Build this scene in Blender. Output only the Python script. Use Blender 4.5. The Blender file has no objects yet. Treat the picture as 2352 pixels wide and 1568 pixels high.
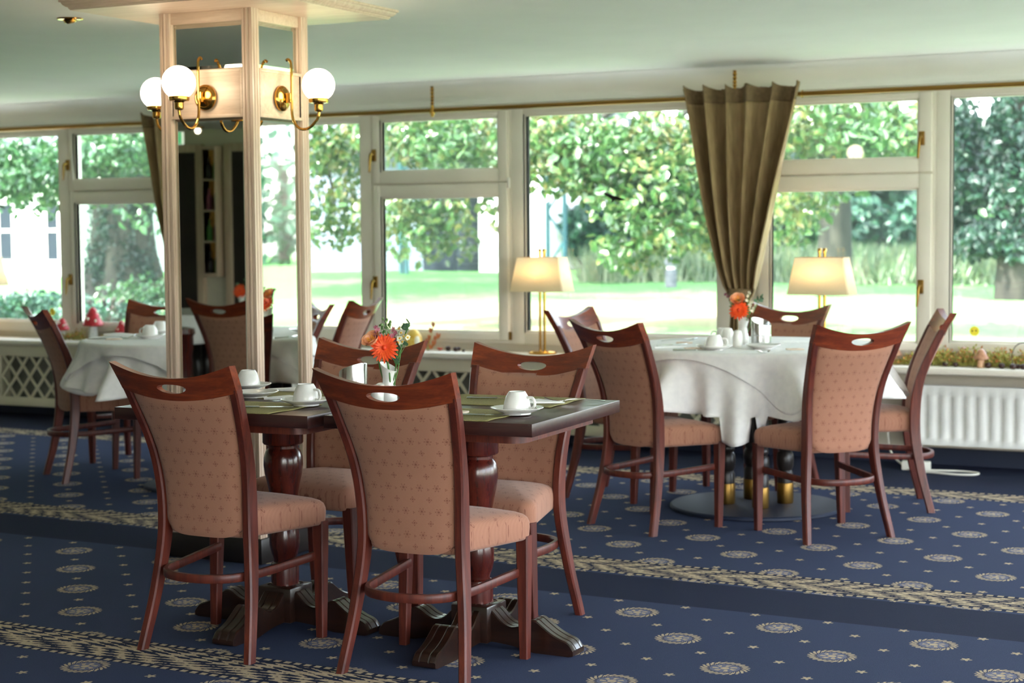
import bpy, bmesh, math, random
import numpy as np
from mathutils import Vector, Matrix, Euler
PI = math.pi
S = bpy.context.scene
COL = S.collection

# ------------------------------------------------------------------ camera, sky, sun, exposure
def make_camera():
    yaw, pitch, roll = 0.478372, -0.0659635, -0.0081012
    F = Vector((-math.sin(yaw)*math.cos(pitch), math.cos(yaw)*math.cos(pitch), math.sin(pitch)))
    R0 = Vector((math.cos(yaw), math.sin(yaw), 0)); U0 = R0.cross(F)
    R = math.cos(roll)*R0 + math.sin(roll)*U0
    U = -math.sin(roll)*R0 + math.cos(roll)*U0
    cd = bpy.data.cameras.new('camera'); co = bpy.data.objects.new('camera', cd); COL.objects.link(co)
    co.matrix_world = Matrix(((R.x, U.x, -F.x, 0), (R.y, U.y, -F.y, 0), (R.z, U.z, -F.z, 1.30), (0, 0, 0, 1)))
    cd.sensor_width = 36.0; cd.lens = 60.09; cd.clip_start = .05; cd.clip_end = 400
    cd.dof.use_dof = True; cd.dof.focus_distance = 5.0; cd.dof.aperture_fstop = 4.2
    S.camera = co
    return R, U, F
CR, CU, CF = make_camera()
def at(px, py, Y):
    """point where the sight line of photo pixel (px, py) meets the vertical plane y = Y"""
    r = (px-1176)/3925.87*CR - (py-784)/3925.87*CU + CF
    return Vector((0, 0, 1.30)) + r*(Y/r.y)

S.view_settings.view_transform = 'Standard'; S.view_settings.look = 'None'
S.view_settings.gamma = 1.0; S.view_settings.use_curve_mapping = False
S.view_settings.exposure = 1.65
S.cycles.use_denoising = True
S.cycles.max_bounces = 14; S.cycles.diffuse_bounces = 6; S.cycles.transparent_max_bounces = 24
S.cycles.sample_clamp_indirect = 12
W = bpy.data.worlds.new('world'); S.world = W; W.use_nodes = True
nt = W.node_tree; nt.nodes.clear()
sky = nt.nodes.new('ShaderNodeTexSky'); sky.sky_type = 'NISHITA'; sky.sun_disc = False
sky.sun_elevation = math.radians(48); sky.sun_rotation = math.radians(200); sky.air_density = 1.0; sky.dust_density = 2.0
bg = nt.nodes.new('ShaderNodeBackground'); bg.inputs['Strength'].default_value = 0.8
wo = nt.nodes.new('ShaderNodeOutputWorld')
hs = nt.nodes.new('ShaderNodeHueSaturation'); hs.inputs['Saturation'].default_value = .45
nt.links.new(sky.outputs[0], hs.inputs['Color']); nt.links.new(hs.outputs[0], bg.inputs['Color']); nt.links.new(bg.outputs[0], wo.inputs['Surface'])
sun = bpy.data.lights.new('sun', 'SUN'); sun.energy = 9.0; sun.angle = math.radians(0.6); sun.color = (1.0, .95, .86)
so = bpy.data.objects.new('sun', sun); COL.objects.link(so)
so.rotation_euler = Vector((.42, .72, -.93)).to_track_quat('-Z', 'Y').to_euler()   # travels over the roof into the garden

# ------------------------------------------------------------------ node helpers and materials
def lin(c):
    return tuple(((v/255)/12.92 if v/255 <= .04045 else ((v/255+.055)/1.055)**2.4) for v in c) + (1.0,)
class V:
    def __init__(s, nt, sock): s.nt = nt; s.s = sock
    def _m(s, op, *a):
        n = s.nt.nodes.new('ShaderNodeMath'); n.operation = op
        for i, v in enumerate((s,)+a):
            if isinstance(v, V): s.nt.links.new(v.s, n.inputs[i])
            else: n.inputs[i].default_value = v
        return V(s.nt, n.outputs[0])
    def __add__(s, o): return s._m('ADD', o)
    def __sub__(s, o): return s._m('SUBTRACT', o)
    def __mul__(s, o): return s._m('MULTIPLY', o)
    def __truediv__(s, o): return s._m('DIVIDE', o)
    def rsub(s, o): return (s*-1.0)+o
    def abs(s): return s._m('ABSOLUTE')
    def sin(s): return s._m('SINE')
    def cos(s): return s._m('COSINE')
    def round(s): return s._m('ROUND')
    def mod(s, o): return s._m('FLOORED_MODULO', o)
    def lt(s, o): return s._m('LESS_THAN', o)
    def gt(s, o): return s._m('GREATER_THAN', o)
    def max(s, o): return s._m('MAXIMUM', o)
    def min(s, o): return s._m('MINIMUM', o)
    def sqrt(s): return s._m('SQRT')
    def atan2(s, o): return s._m('ARCTAN2', o)
    def step(s, lo, hi):
        n = s.nt.nodes.new('ShaderNodeMapRange'); n.interpolation_type = 'SMOOTHSTEP'
        s.nt.links.new(s.s, n.inputs[0]); n.inputs[1].default_value = lo; n.inputs[2].default_value = hi
        return V(s.nt, n.outputs[0])
class Mat:
    def __init__(s, name, rough=.5, metal=0, spec=.5, coat=0, col=(.8, .8, .8, 1)):
        s.m = bpy.data.materials.new(name); s.m.use_nodes = True; s.nt = s.m.node_tree
        s.b = s.nt.nodes['Principled BSDF']
        s.b.inputs['Base Color'].default_value = col; s.b.inputs['Roughness'].default_value = rough
        s.b.inputs['Metallic'].default_value = metal; s.b.inputs['Specular IOR Level'].default_value = spec
        s.b.inputs['Coat Weight'].default_value = coat; s.b.inputs['Coat Roughness'].default_value = .12
    def obj(s):
        n = s.nt.nodes.new('ShaderNodeTexCoord'); return n.outputs['Object']
    def xyz(s):
        n = s.nt.nodes.new('ShaderNodeSeparateXYZ'); s.nt.links.new(s.obj(), n.inputs[0])
        return [V(s.nt, n.outputs[i]) for i in range(3)]
    def noise(s, scale, detail=3, stretch=(1, 1, 1), rough=.5, dist=0):
        mp = s.nt.nodes.new('ShaderNodeMapping'); mp.inputs['Scale'].default_value = stretch
        s.nt.links.new(s.obj(), mp.inputs[0])
        n = s.nt.nodes.new('ShaderNodeTexNoise'); n.inputs['Scale'].default_value = scale; n.inputs['Detail'].default_value = detail
        n.inputs['Roughness'].default_value = rough; n.inputs['Distortion'].default_value = dist
        s.nt.links.new(mp.outputs[0], n.inputs['Vector']); return V(s.nt, n.outputs[0])
    def ramp(s, v, stops):
        n = s.nt.nodes.new('ShaderNodeValToRGB'); s.nt.links.new(v.s, n.inputs[0])
        while len(n.color_ramp.elements) < len(stops): n.color_ramp.elements.new(.5)
        for e, (p, c) in zip(n.color_ramp.elements, stops): e.position = p; e.color = c
        return n.outputs[0]
    def mix(s, f, a, b):
        n = s.nt.nodes.new('ShaderNodeMix'); n.data_type = 'RGBA'
        if isinstance(f, V): s.nt.links.new(f.s, n.inputs[0])
        else: n.inputs[0].default_value = f
        for i, c in ((6, a), (7, b)):
            if isinstance(c, tuple): n.inputs[i].default_value = c
            else: s.nt.links.new(c, n.inputs[i])
        return n.outputs[2]
    def col(s, c): s.nt.links.new(c, s.b.inputs['Base Color'])
    def bump(s, v, strength=.2, dist=.002):
        n = s.nt.nodes.new('ShaderNodeBump'); n.inputs['Strength'].default_value = strength; n.inputs['Distance'].default_value = dist
        s.nt.links.new(v.s, n.inputs['Height']); s.nt.links.new(n.outputs[0], s.b.inputs['Normal'])
    def emit(s, c, k):
        s.b.inputs['Emission Color'].default_value = c; s.b.inputs['Emission Strength'].default_value = k

def noisy(name, c1, c2, scale=8, rough=.5, stretch=(1, 1, 1), bump=0, bscale=60, metal=0, spec=.5, coat=0, dist=0):
    m = Mat(name, rough, metal, spec, coat)
    m.col(m.ramp(m.noise(scale, 4, stretch, dist=dist), [(.3, lin(c1)), (.7, lin(c2))]))
    if bump: m.bump(m.noise(bscale, 3), bump)
    return m.m

def carpet():
    m = Mat('carpet', .95, spec=.1)
    x, y, z = m.xyz()
    ax, ay, bx, by = .504, -.0095, .262, -.284
    det = ax*by-ay*bx
    dx = x+2.262; dy = y+-5.268
    u = (dx*by-dy*bx)/det; v = (dy*ax-dx*ay)/det
    def local(u, v, k):
        ru = (u*k).round(); rv = (v*k).round()
        eu = u-ru/k; ev = v-rv/k
        return ru, rv, eu*ax+ev*bx, eu*ay+ev*by
    _, _, lx, ly = local(u, v, 1.0)
    r = (lx*lx+ly*ly).sqrt(); th = ly.atan2(lx)
    wob = m.noise(70, 2)
    fine = m.noise(420, 2)
    # medallion: leaf ring, dark groove, pale ring, flower centre
    ring = (r+(th*22.0).cos()*.0035).step(.0495, .0515)*((r+(th*22.0).cos()*.004).step(.069, .073).rsub(1.0))
    leafcut = (th*22.0+r*300.0).cos().step(-.75, -.45)
    ring = ring*leafcut
    inner = r.step(.044, .046).rsub(1.0)
    flower = r.step(.012, .014).rsub(1.0).max(r.step(.017, .019)*((r+(wob-.5)*.02).step(.034, .037).rsub(1.0))*((th*7.0+r*60.0).cos()+(wob-.5)*2.0).step(-.1, .2))
    ru, rv, sx, sy = local(u, v, 2.0)
    sr = (sx*sx+sy*sy).sqrt(); st = sy.atan2(sx)
    odd = (ru.mod(2.0)+rv.mod(2.0)).gt(.5)
    star = (sr-(st*5.0).cos()*.005).step(.012, .015).rsub(1.0)*odd
    w = y+(x+1.85)*.024
    def band(c, hw):
        d = (w-c)
        a = d.abs()
        inside = a.lt(hw)
        leaf = ((x*46.0+a*95.0).sin()*(w*150.0+(x*9.0).sin()*2.5).cos()+(wob-.5)*1.5).gt(-.05)
        edge = (a-(hw+.022)).abs().lt(.010)*((x*170.0).sin().gt(-.3))
        clear = a.lt(hw+.034)
        return inside*leaf, edge, clear
    base = m.mix(fine, lin((40, 48, 73)), lin((68, 77, 104)))
    plain = m.mix(fine, lin((28, 33, 52)), lin((46, 52, 74)))
    beige = m.mix(wob, lin((150, 132, 108)), lin((205, 186, 158)))
    pale = lin((104, 106, 128))
    c = base
    c = m.mix(star, c, beige)
    c = m.mix(inner, c, pale); c = m.mix(flower, c, beige); c = m.mix(ring, c, beige)
    pl = (w.gt(5.42)*w.lt(5.80)).max(w.gt(8.36))
    c = m.mix(pl, c, plain)
    for cc, hw in ((5.945, .088), (4.06, .088), (8.25, .075)):
        l, e, cl = band(cc, hw)
        c = m.mix(cl, c, plain); c = m.mix(l.max(e), c, beige)
    m.col(c); m.bump(fine, .5, .004)
    return m.m

def wood(name, dark, mid, light, axis='x', rough=.28, coat=.35, scale=3.0):
    m = Mat(name, rough, spec=.45, coat=coat)
    st = {'x': (1, 14, 14), 'z': (14, 14, 1), 'y': (14, 1, 14)}[axis]
    n = m.noise(scale, 5, st, .55, .6); n2 = m.noise(scale*9, 2, st)
    m.col(m.ramp(n*.75+n2*.25, [(.30, lin(dark)), (.5, lin(mid)), (.72, lin(light))]))
    return m.m

def fabric(name, axes, c1, c2, cm):
    """woven stripes with little staggered flower sprigs"""
    m = Mat(name, .85, spec=.25)
    p = m.xyz(); a, b = p[axes[0]], p[axes[1]]
    weave = m.noise(900, 1)
    stripe = (a*1500.0).sin()*.5+.5
    big = m.noise(6, 3)
    def motif(oa, ob, R, pet):
        u = (a+oa)/.052; v = (b+ob)/.07
        du = (u-u.round())*.052; dv = (v-v.round())*.07
        r = (du*du+dv*dv).sqrt(); t = dv.atan2(du)
        return ((r-(t*pet).cos()*R*.32-R*.62).abs()).step(.0004, .0016).rsub(1.0).max((r).step(R*.2, R*.3).rsub(1.0))
    mk = motif(0.0, 0.0, .011, 6.0).max(motif(.026, .035, .008, 4.0)).max(motif(.026, 0.004, .0035, 3.0)*.7)
    c = m.mix(stripe*.14+weave*.46+big*.4, lin(c1), lin(c2))
    c = m.mix(mk*.8, c, lin(cm))
    m.col(c); m.bump(weave+mk*.4, .25, .0015)
    m.b.inputs['Sheen Weight'].default_value = .15
    return m.m

def glass_pane():
    m = bpy.data.materials.new('window_glass'); m.use_nodes = True; t = m.node_tree; t.nodes.clear()
    o = t.nodes.new('ShaderNodeOutputMaterial'); tr = t.nodes.new('ShaderNodeBsdfTransparent'); gl = t.nodes.new('ShaderNodeBsdfGlossy')
    gl.inputs['Roughness'].default_value = 0.0; tr.inputs['Color'].default_value = (.965, .985, .975, 1)
    lw = t.nodes.new('ShaderNodeLayerWeight'); lw.inputs['Blend'].default_value = .5
    f = V(t, lw.outputs['Facing'])
    f5 = f._m('POWER', 5.0)*.94+.034
    mx = t.nodes.new('ShaderNodeMixShader'); t.links.new(f5.s, mx.inputs[0]); t.links.new(tr.outputs[0], mx.inputs[1]); t.links.new(gl.outputs[0], mx.inputs[2])
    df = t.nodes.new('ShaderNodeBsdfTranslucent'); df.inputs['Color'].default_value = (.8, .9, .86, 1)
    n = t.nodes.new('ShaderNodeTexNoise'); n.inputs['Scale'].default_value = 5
    k = V(t, n.outputs[0])*.008+.002          # faint translucent veil, puts a milky haze over the view
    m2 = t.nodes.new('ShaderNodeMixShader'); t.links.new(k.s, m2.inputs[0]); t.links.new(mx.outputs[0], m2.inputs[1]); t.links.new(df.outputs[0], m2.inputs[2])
    t.links.new(m2.outputs[0], o.inputs['Surface'])
    return m

def leafmat(name, c1, c2, c3, trans=.35, rough=.45):
    m = Mat(name, rough, spec=.6)
    n = m.noise(1.3, 4)
    n2 = m.noise(14, 1)
    cc = m.ramp(n*.5+n2*.5, [(.34, lin(c1)), (.5, lin(c2)), (.66, lin(c3))])
    m.col(cc)
    t = m.nt; tl = t.nodes.new('ShaderNodeBsdfTranslucent'); t.links.new(cc, tl.inputs['Color'])
    mx = t.nodes.new('ShaderNodeMixShader'); mx.inputs[0].default_value = trans
    out = t.nodes['Material Output']; t.links.new(m.b.outputs[0], mx.inputs[1]); t.links.new(tl.outputs[0], mx.inputs[2]); t.links.new(mx.outputs[0], out.inputs['Surface'])
    return m.m

def shade_fabric(name):
    m = Mat(name, .9, spec=.1); m.col(m.ramp(m.noise(300, 2), [(.3, lin((236, 226, 202))), (.7, lin((250, 242, 222)))]))
    t = m.nt; tl = t.nodes.new('ShaderNodeBsdfTranslucent'); tl.inputs['Color'].default_value = lin((252, 240, 214))
    mx = t.nodes.new('ShaderNodeMixShader'); mx.inputs[0].default_value = .5
    out = t.nodes['Material Output']; t.links.new(m.b.outputs[0], mx.inputs[1]); t.links.new(tl.outputs[0], mx.inputs[2]); t.links.new(mx.outputs[0], out.inputs['Surface'])
    return m.m

def plainmat(name, c, rough=.5, metal=0, spec=.5, coat=0):
    return noisy(name, tuple(int(v*.95) for v in c), c, 12, rough, metal=metal, spec=spec, coat=coat)

def emitter(name, c, k):
    m = Mat(name, .4, col=lin((250, 246, 236))); m.emit(lin(c), k); return m.m

def grassmat():
    m = Mat('lawn_grass', .9, spec=.1)
    n = m.noise(.35, 4); n2 = m.noise(9, 4); n3 = m.noise(120, 2)
    x, y, z = m.xyz()
    c = m.ramp(n2*.5+n3*.5, [(.3, lin((68, 122, 68))), (.7, lin((120, 168, 100)))])
    bare = (n+((x+9.5)*(x+9.5)+(y+-17.0)*(y+-17.0)).sqrt()*-.05).step(.22, .42)
    c = m.mix(bare*.75, c, m.ramp(n3, [(.3, lin((128, 112, 86))), (.7, lin((176, 160, 128)))]))
    m.col(c); m.bump(n3, .6, .03)
    return m.m

def mirrormat():
    m = Mat('mirror_silver', .012, 1.0, col=lin((205, 208, 200))); return m.m

M = {}
M['carpet'] = carpet()
M['ceiling'] = noisy('ceiling_paint', (240, 241, 234), (244, 245, 238), 3, .8, bump=.05, bscale=500, spec=.2)
M['wall'] = noisy('wall_paint', (206, 198, 182), (214, 206, 190), 3, .8, bump=.05, bscale=300, spec=.2)
M['frame'] = noisy('window_paint', (218, 211, 198), (226, 219, 206), 4, .42, spec=.4)
M['cream'] = noisy('cream_paint', (205, 198, 172), (214, 206, 182), 4, .5)
M['limed'] = wood('limed_oak', (196, 168, 146), (212, 186, 164), (226, 202, 182), 'z', .45, .1, 4)
M['limed_h'] = wood('limed_oak_rail', (200, 172, 148), (216, 190, 166), (228, 206, 184), 'x', .45, .1, 4)
M['mahogany'] = wood('mahogany_leg', (58, 22, 16), (86, 34, 24), (112, 48, 32), 'z', .45, .06)
M['mahogany_rail'] = wood('mahogany_rail', (74, 28, 16), (112, 46, 24), (150, 70, 34), 'x', .32, .25, 2.5)
M['table_top'] = wood('table_wood', (40, 20, 18), (54, 28, 25), (70, 40, 34), 'x', .30, .06, 4)
M['pedestal'] = wood('pedestal_wood', (44, 14, 10), (70, 22, 16), (94, 34, 22), 'z', .25, .5)
M['base_wood'] = wood('base_wood', (26, 14, 10), (36, 20, 14), (52, 28, 18), 'x', .28, .4)
FB = ((140, 94, 73), (177, 127, 104), (112, 66, 50))
M['fabric_back'] = fabric('chair_fabric_back', (0, 2), *FB)
M['fabric_seat'] = fabric('chair_fabric_seat', (0, 1), *FB)
M['brass'] = plainmat('brass', (206, 158, 78), .16, 1.0)
M['brass_dull'] = plainmat('brass_satin', (150, 116, 60), .38, 1.0)
M['steel'] = plainmat('brushed_steel', (200, 202, 200), .2, 1.0)
M['cutlery'] = plainmat('cutlery_steel', (214, 214, 212), .15, 1.0)
M['porcelain'] = plainmat('porcelain', (238, 236, 232), .15, coat=.4)
M['linen'] = noisy('white_linen', (232, 230, 230), (242, 240, 238), 30, .85, bump=.12, bscale=700, spec=.15)
M['napkin'] = noisy('paper_napkin', (236, 236, 234), (246, 246, 244), 40, .9)
M['mat'] = noisy('woven_placemat', (118, 112, 66), (158, 150, 96), 260, .8, bump=.5, bscale=420)
M['mirror'] = mirrormat()
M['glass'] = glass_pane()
M['globe'] = emitter('opal_globe', (255, 236, 206), 5.0)
M['bulb'] = emitter('bulb_glass', (255, 222, 170), 1.2)
M['shade'] = shade_fabric('lamp_shade_fabric')
M['curtain'] = noisy('curtain_velvet', (138, 114, 80), (172, 146, 106), 40, .8, (1, 1, .2), .2, 500)
M['curtain_head'] = noisy('curtain_heading', (112, 92, 64), (136, 112, 80), 40, .8)
M['radiator'] = plainmat('radiator_enamel', (226, 226, 222), .35)
M['white'] = plainmat('white_plastic', (226, 224, 214), .4)
M['dark'] = plainmat('dark_finish', (34, 28, 26), .35)
M['black'] = plainmat('black_film', (14, 14, 16), .5)
M['navy'] = plainmat('navy_base', (26, 36, 58), .55)
M['grass'] = grassmat()
M['bark'] = noisy('tree_bark', (18, 18, 15), (52, 50, 42), 5, .9, (1, 1, .25), .8, 14)
M['leaf_maple'] = leafmat('maple_leaves', (34, 66, 34), (62, 96, 50), (128, 116, 70), .15, .28)
M['leaf_green'] = leafmat('green_leaves', (24, 56, 36), (46, 86, 50), (84, 116, 70), .15, .28)
M['leaf_dark'] = leafmat('dark_leaves', (10, 30, 26), (20, 48, 40), (42, 76, 56), .1)
M['leaf_teal'] = leafmat('shrub_leaves', (14, 46, 38), (30, 72, 56), (60, 102, 74), .15)
M['meadow'] = leafmat('meadow_grass', (52, 78, 54), (76, 98, 66), (112, 120, 84), .2)
M['house_white'] = noisy('white_render', (238, 238, 234), (246, 246, 242), 1, .8)
M['house_pane'] = plainmat('far_window', (30, 38, 48), .6, spec=.1)
M['siding'] = None
M['cover_back'] = noisy('cover_backing', (112, 112, 104), (128, 128, 118), 6, .8)
M['bounce_paving'] = noisy('pale_bounce_paving', (214, 210, 200), (232, 228, 220), 2, .8)
M['roof_tile'] = noisy('roof_sheet', (70, 78, 86), (98, 106, 112), 3, .6)
M['teal_paint'] = plainmat('teal_paint', (10, 84, 92), .5)
M['stone'] = noisy('grey_stone', (70, 74, 80), (104, 108, 112), 14, .8)
M['door_dark'] = noisy('dark_door', (30, 24, 22), (44, 36, 32), 5, .5)
def siding():
    m = Mat('grey_siding', .7); x, y, z = m.xyz()
    g = (z*(2*PI/.13)).sin().step(-.9, -.4)
    m.col(m.mix(g, lin((66, 76, 92)), lin((104, 114, 130)))); return m.m
M['siding'] = siding()

# ------------------------------------------------------------------ mesh helpers
def link(name, bm, mat, parent=None, smooth=35, loc=None):
    bmesh.ops.remove_doubles(bm, verts=bm.verts, dist=1e-6)
    me = bpy.data.meshes.new(name); bm.to_mesh(me); bm.free()
    for mm in (mat if isinstance(mat, (list, tuple)) else [mat]):
        me.materials.append(M[mm] if isinstance(mm, str) else mm)
    if smooth:
        me.polygons.foreach_set('use_smooth', [True]*len(me.polygons))
        me.set_sharp_from_angle(angle=math.radians(smooth))
    o = bpy.data.objects.new(name, me); COL.objects.link(o)
    if parent is not None: o.parent = parent
    if loc is not None: o.location = loc
    return o
def tag(o, label=None, cat=None, group=None, kind=None):
    if label: o['label'] = label
    if cat: o['category'] = cat
    if group: o['group'] = group
    if kind: o['kind'] = kind
    return o
def thing(name, label, cat, loc=(0, 0, 0), rz=0, group=None):
    o = bpy.data.objects.new(name, None); COL.objects.link(o); o.empty_display_size = .05
    o.location = loc; o.rotation_euler = (0, 0, rz)
    return tag(o, label, cat, group)
def struct(name, bm, mat, parent=None, smooth=30):
    o = link(name, bm, mat, parent, smooth)
    if parent is None: o['kind'] = 'structure'
    return o
def dup(root, loc=None, rz=None, label=None, group=None):
    def rec(o, par):
        c = o.copy(); COL.objects.link(c)
        if par is not None: c.parent = par
        for ch in o.children: rec(ch, c)
        return c
    r = rec(root, None)
    if loc is not None: r.location = loc
    if rz is not None: r.rotation_euler = (0, 0, rz)
    if label: r['label'] = label
    if group: r['group'] = group
    return r
B = bmesh.new
def box(bm, c, s, rz=0, bev=0, rot=None, seg=2):
    mt = Matrix.Translation(c) @ (rot.to_matrix().to_4x4() if rot is not None else Matrix.Rotation(rz, 4, 'Z')) @ Matrix.Diagonal((s[0], s[1], s[2], 1))
    r = bmesh.ops.create_cube(bm, size=1.0, matrix=mt)
    if bev:
        es = list({e for v in r['verts'] for e in v.link_edges})
        bmesh.ops.bevel(bm, geom=es, offset=bev, segments=seg, affect='EDGES', profile=.5)
    return bm
def bb(bm, x0, x1, y0, y1, z0, z1, bev=0):
    return box(bm, ((x0+x1)/2, (y0+y1)/2, (z0+z1)/2), (abs(x1-x0), abs(y1-y0), abs(z1-z0)), 0, bev)
def loft(bm, rings, cap=True, closed=False):
    vs = [[bm.verts.new(p) for p in r] for r in rings]
    n = len(vs[0]); m = len(vs)
    for i in range(m if closed else m-1):
        a, b = vs[i], vs[(i+1) % m]
        for j in range(n):
            try: bm.faces.new((a[j], a[(j+1) % n], b[(j+1) % n], b[j]))
            except ValueError: pass
    if cap and not closed:
        for r, flip in ((vs[0], True), (vs[-1], False)):
            try: bm.faces.new(r[::-1] if flip else r)
            except ValueError: pass
    return vs
def lathe(bm, prof, n=32, o=(0, 0, 0), mt=None, sx=1, sy=1):
    rings = []
    for r, z in prof:
        ring = []
        for i in range(n):
            a = 2*PI*i/n; p = Vector((r*math.cos(a)*sx, r*math.sin(a)*sy, z))
            if mt is not None: p = mt @ p
            ring.append(p+Vector(o))
        rings.append(ring)
    loft(bm, rings, cap=True)
    return bm
def frames(pts):
    pts = [Vector(p) for p in pts]; T = []
    for i in range(len(pts)):
        T.append((pts[min(i+1, len(pts)-1)]-pts[max(i-1, 0)]).normalized())
    up = Vector((0, 0, 1)) if abs(T[0].z) < .9 else Vector((1, 0, 0))
    N = [(up-T[0]*up.dot(T[0])).normalized()]
    for i in range(1, len(pts)):
        v = N[-1]-T[i]*N[-1].dot(T[i]); N.append(v.normalized())
    return pts, T, N
def tube(bm, pts, r, n=10, cap=True):
    pts, T, N = frames(pts); rings = []
    for i, p in enumerate(pts):
        b = T[i].cross(N[i]); rr = r[i] if isinstance(r, (list, tuple)) else r
        rings.append([p+(N[i]*math.cos(2*PI*k/n)+b*math.sin(2*PI*k/n))*rr for k in range(n)])
    loft(bm, rings, cap); return bm
def spline(pts, n):
    """Catmull-Rom through pts"""
    P = [Vector(p) for p in pts]; out = []
    P = [P[0]*2-P[1]]+P+[P[-1]*2-P[-2]]
    for i in range(1, len(P)-2):
        for k in range(n):
            t = k/n; a, b, c, d = P[i-1:i+3]
            out.append(.5*((2*b)+(c-a)*t+(2*a-5*b+4*c-d)*t*t+(3*b-a-3*c+d)*t**3))
    out.append(P[-2]); return out
def sphere(bm, c, r, seg=20, sz=(1, 1, 1)):
    bmesh.ops.create_uvsphere(bm, u_segments=seg, v_segments=max(6, seg*2//3), radius=1, matrix=Matrix.Translation(c) @ Matrix.Diagonal((r*sz[0], r*sz[1], r*sz[2], 1)))
    return bm

# ------------------------------------------------------------------ room shell
X0, X1, Y0, YG, ZC = -10.4, 2.4, -1.6, 9.30, 2.19
struct('floor', bb(B(), X0, X1, Y0, YG+.02, -.1, 0), 'carpet')
struct('ceiling', bb(B(), X0-.3, X1+.3, Y0-2.3, YG+.35, ZC, ZC+.25), 'ceiling')
bm = B(); bb(bm, X0-.3, X1+.3, YG, YG+.16, -.1, .595); bb(bm, X0-.3, X1+.3, YG, YG+.16, 2.035, ZC)
for a, b in ((X0-.3, -9.75), (-7.24, -7.10), (-3.38, -3.24), (-.85, -.70), (2.0, X1+.3)): bb(bm, a, b, YG-.02, YG+.16, .595, 2.035)
struct('wall_back', bm, 'wall')
struct('wall_left', bb(B(), X0-.3, X0, Y0, YG, -.1, ZC), 'wall')
bm = B(); bb(bm, X1, X1+.3, Y0, YG, -.1, .3); bb(bm, X1, X1+.3, Y0, YG, 2.12, ZC)
for a, b in ((Y0, -1.5), (.3, .4), (3.3, 3.4), (6.3, 6.4), (9.2, YG)): bb(bm, X1, X1+.3, a, b, .3, 2.12)
struct('wall_right', bm, 'wall')
bm = B(); bb(bm, X0-.3, .4, Y0-.3, Y0, -.1, ZC); bb(bm, .4, X1+.3, Y0-.3, Y0, -.1, .3); bb(bm, .4, X1+.3, Y0-.3, Y0, 2.12, ZC)
bb(bm, 2.3, X1+.3, Y0-.3, Y0, .3, 2.12)
struct('wall_front', bm, 'wall')
# cove between window head and ceiling
bm = B(); rings = []
for x in (X0, X1):
    ring = [Vector((x, YG-.001, 2.05))]
    for k in range(9):
        a = PI/2*k/8; ring.append(Vector((x, YG-.02-.26*(1-math.cos(a)), 2.06+(ZC-.002-2.06)*math.sin(a))))
    ring.append(Vector((x, YG-.001, ZC-.001))); rings.append(ring)
loft(bm, rings); struct('trim_1', bm, 'ceiling')
struct('baseboard_back', bb(B(), X0, X1, YG-.02, YG, 0, .09), 'navy')

# windows: frame + sash + pane + brass handle
def handle(parent, x, y, z):
    h = link('handle', bb(B(), x-.016, x+.016, y-.012, y, z-.045, z+.03, .003), 'brass_dull', parent)
    bm = B(); tube(bm, [(x, y-.01, z), (x, y-.04, z), (x-.002, y-.045, z-.012), (x-.006, y-.045, z-.06), (x-.010, y-.045, z-.115)], [.009, .009, .009, .0085, .006], 10)
    link('lever', bm, 'brass_dull', h)
def rectframe(bm, x0, x1, z0, z1, gx0, gx1, gz0, gz1, ya, yb, bev=.004):
    bb(bm, x0, gx0, ya, yb, z0, z1, bev); bb(bm, gx1, x1, ya, yb, z0, z1, bev)
    bb(bm, gx0, gx1, ya, yb, z0, gz0, bev); bb(bm, gx0, gx1, ya, yb, gz1, z1, bev)
def beads(bm, gx0, gx1, gz0, gz1, ya, yb, w=.011):
    rectframe(bm, gx0-.002, gx1+.002, gz0-.002, gz1+.002, gx0+w, gx1-w, gz0+w, gz1-w, ya, yb, .002)
def pane(parent, gx0, gx1, gz0, gz1, y):
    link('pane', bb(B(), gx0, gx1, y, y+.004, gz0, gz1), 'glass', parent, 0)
ZB, ZT = .595, 2.035
wn = 0
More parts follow.
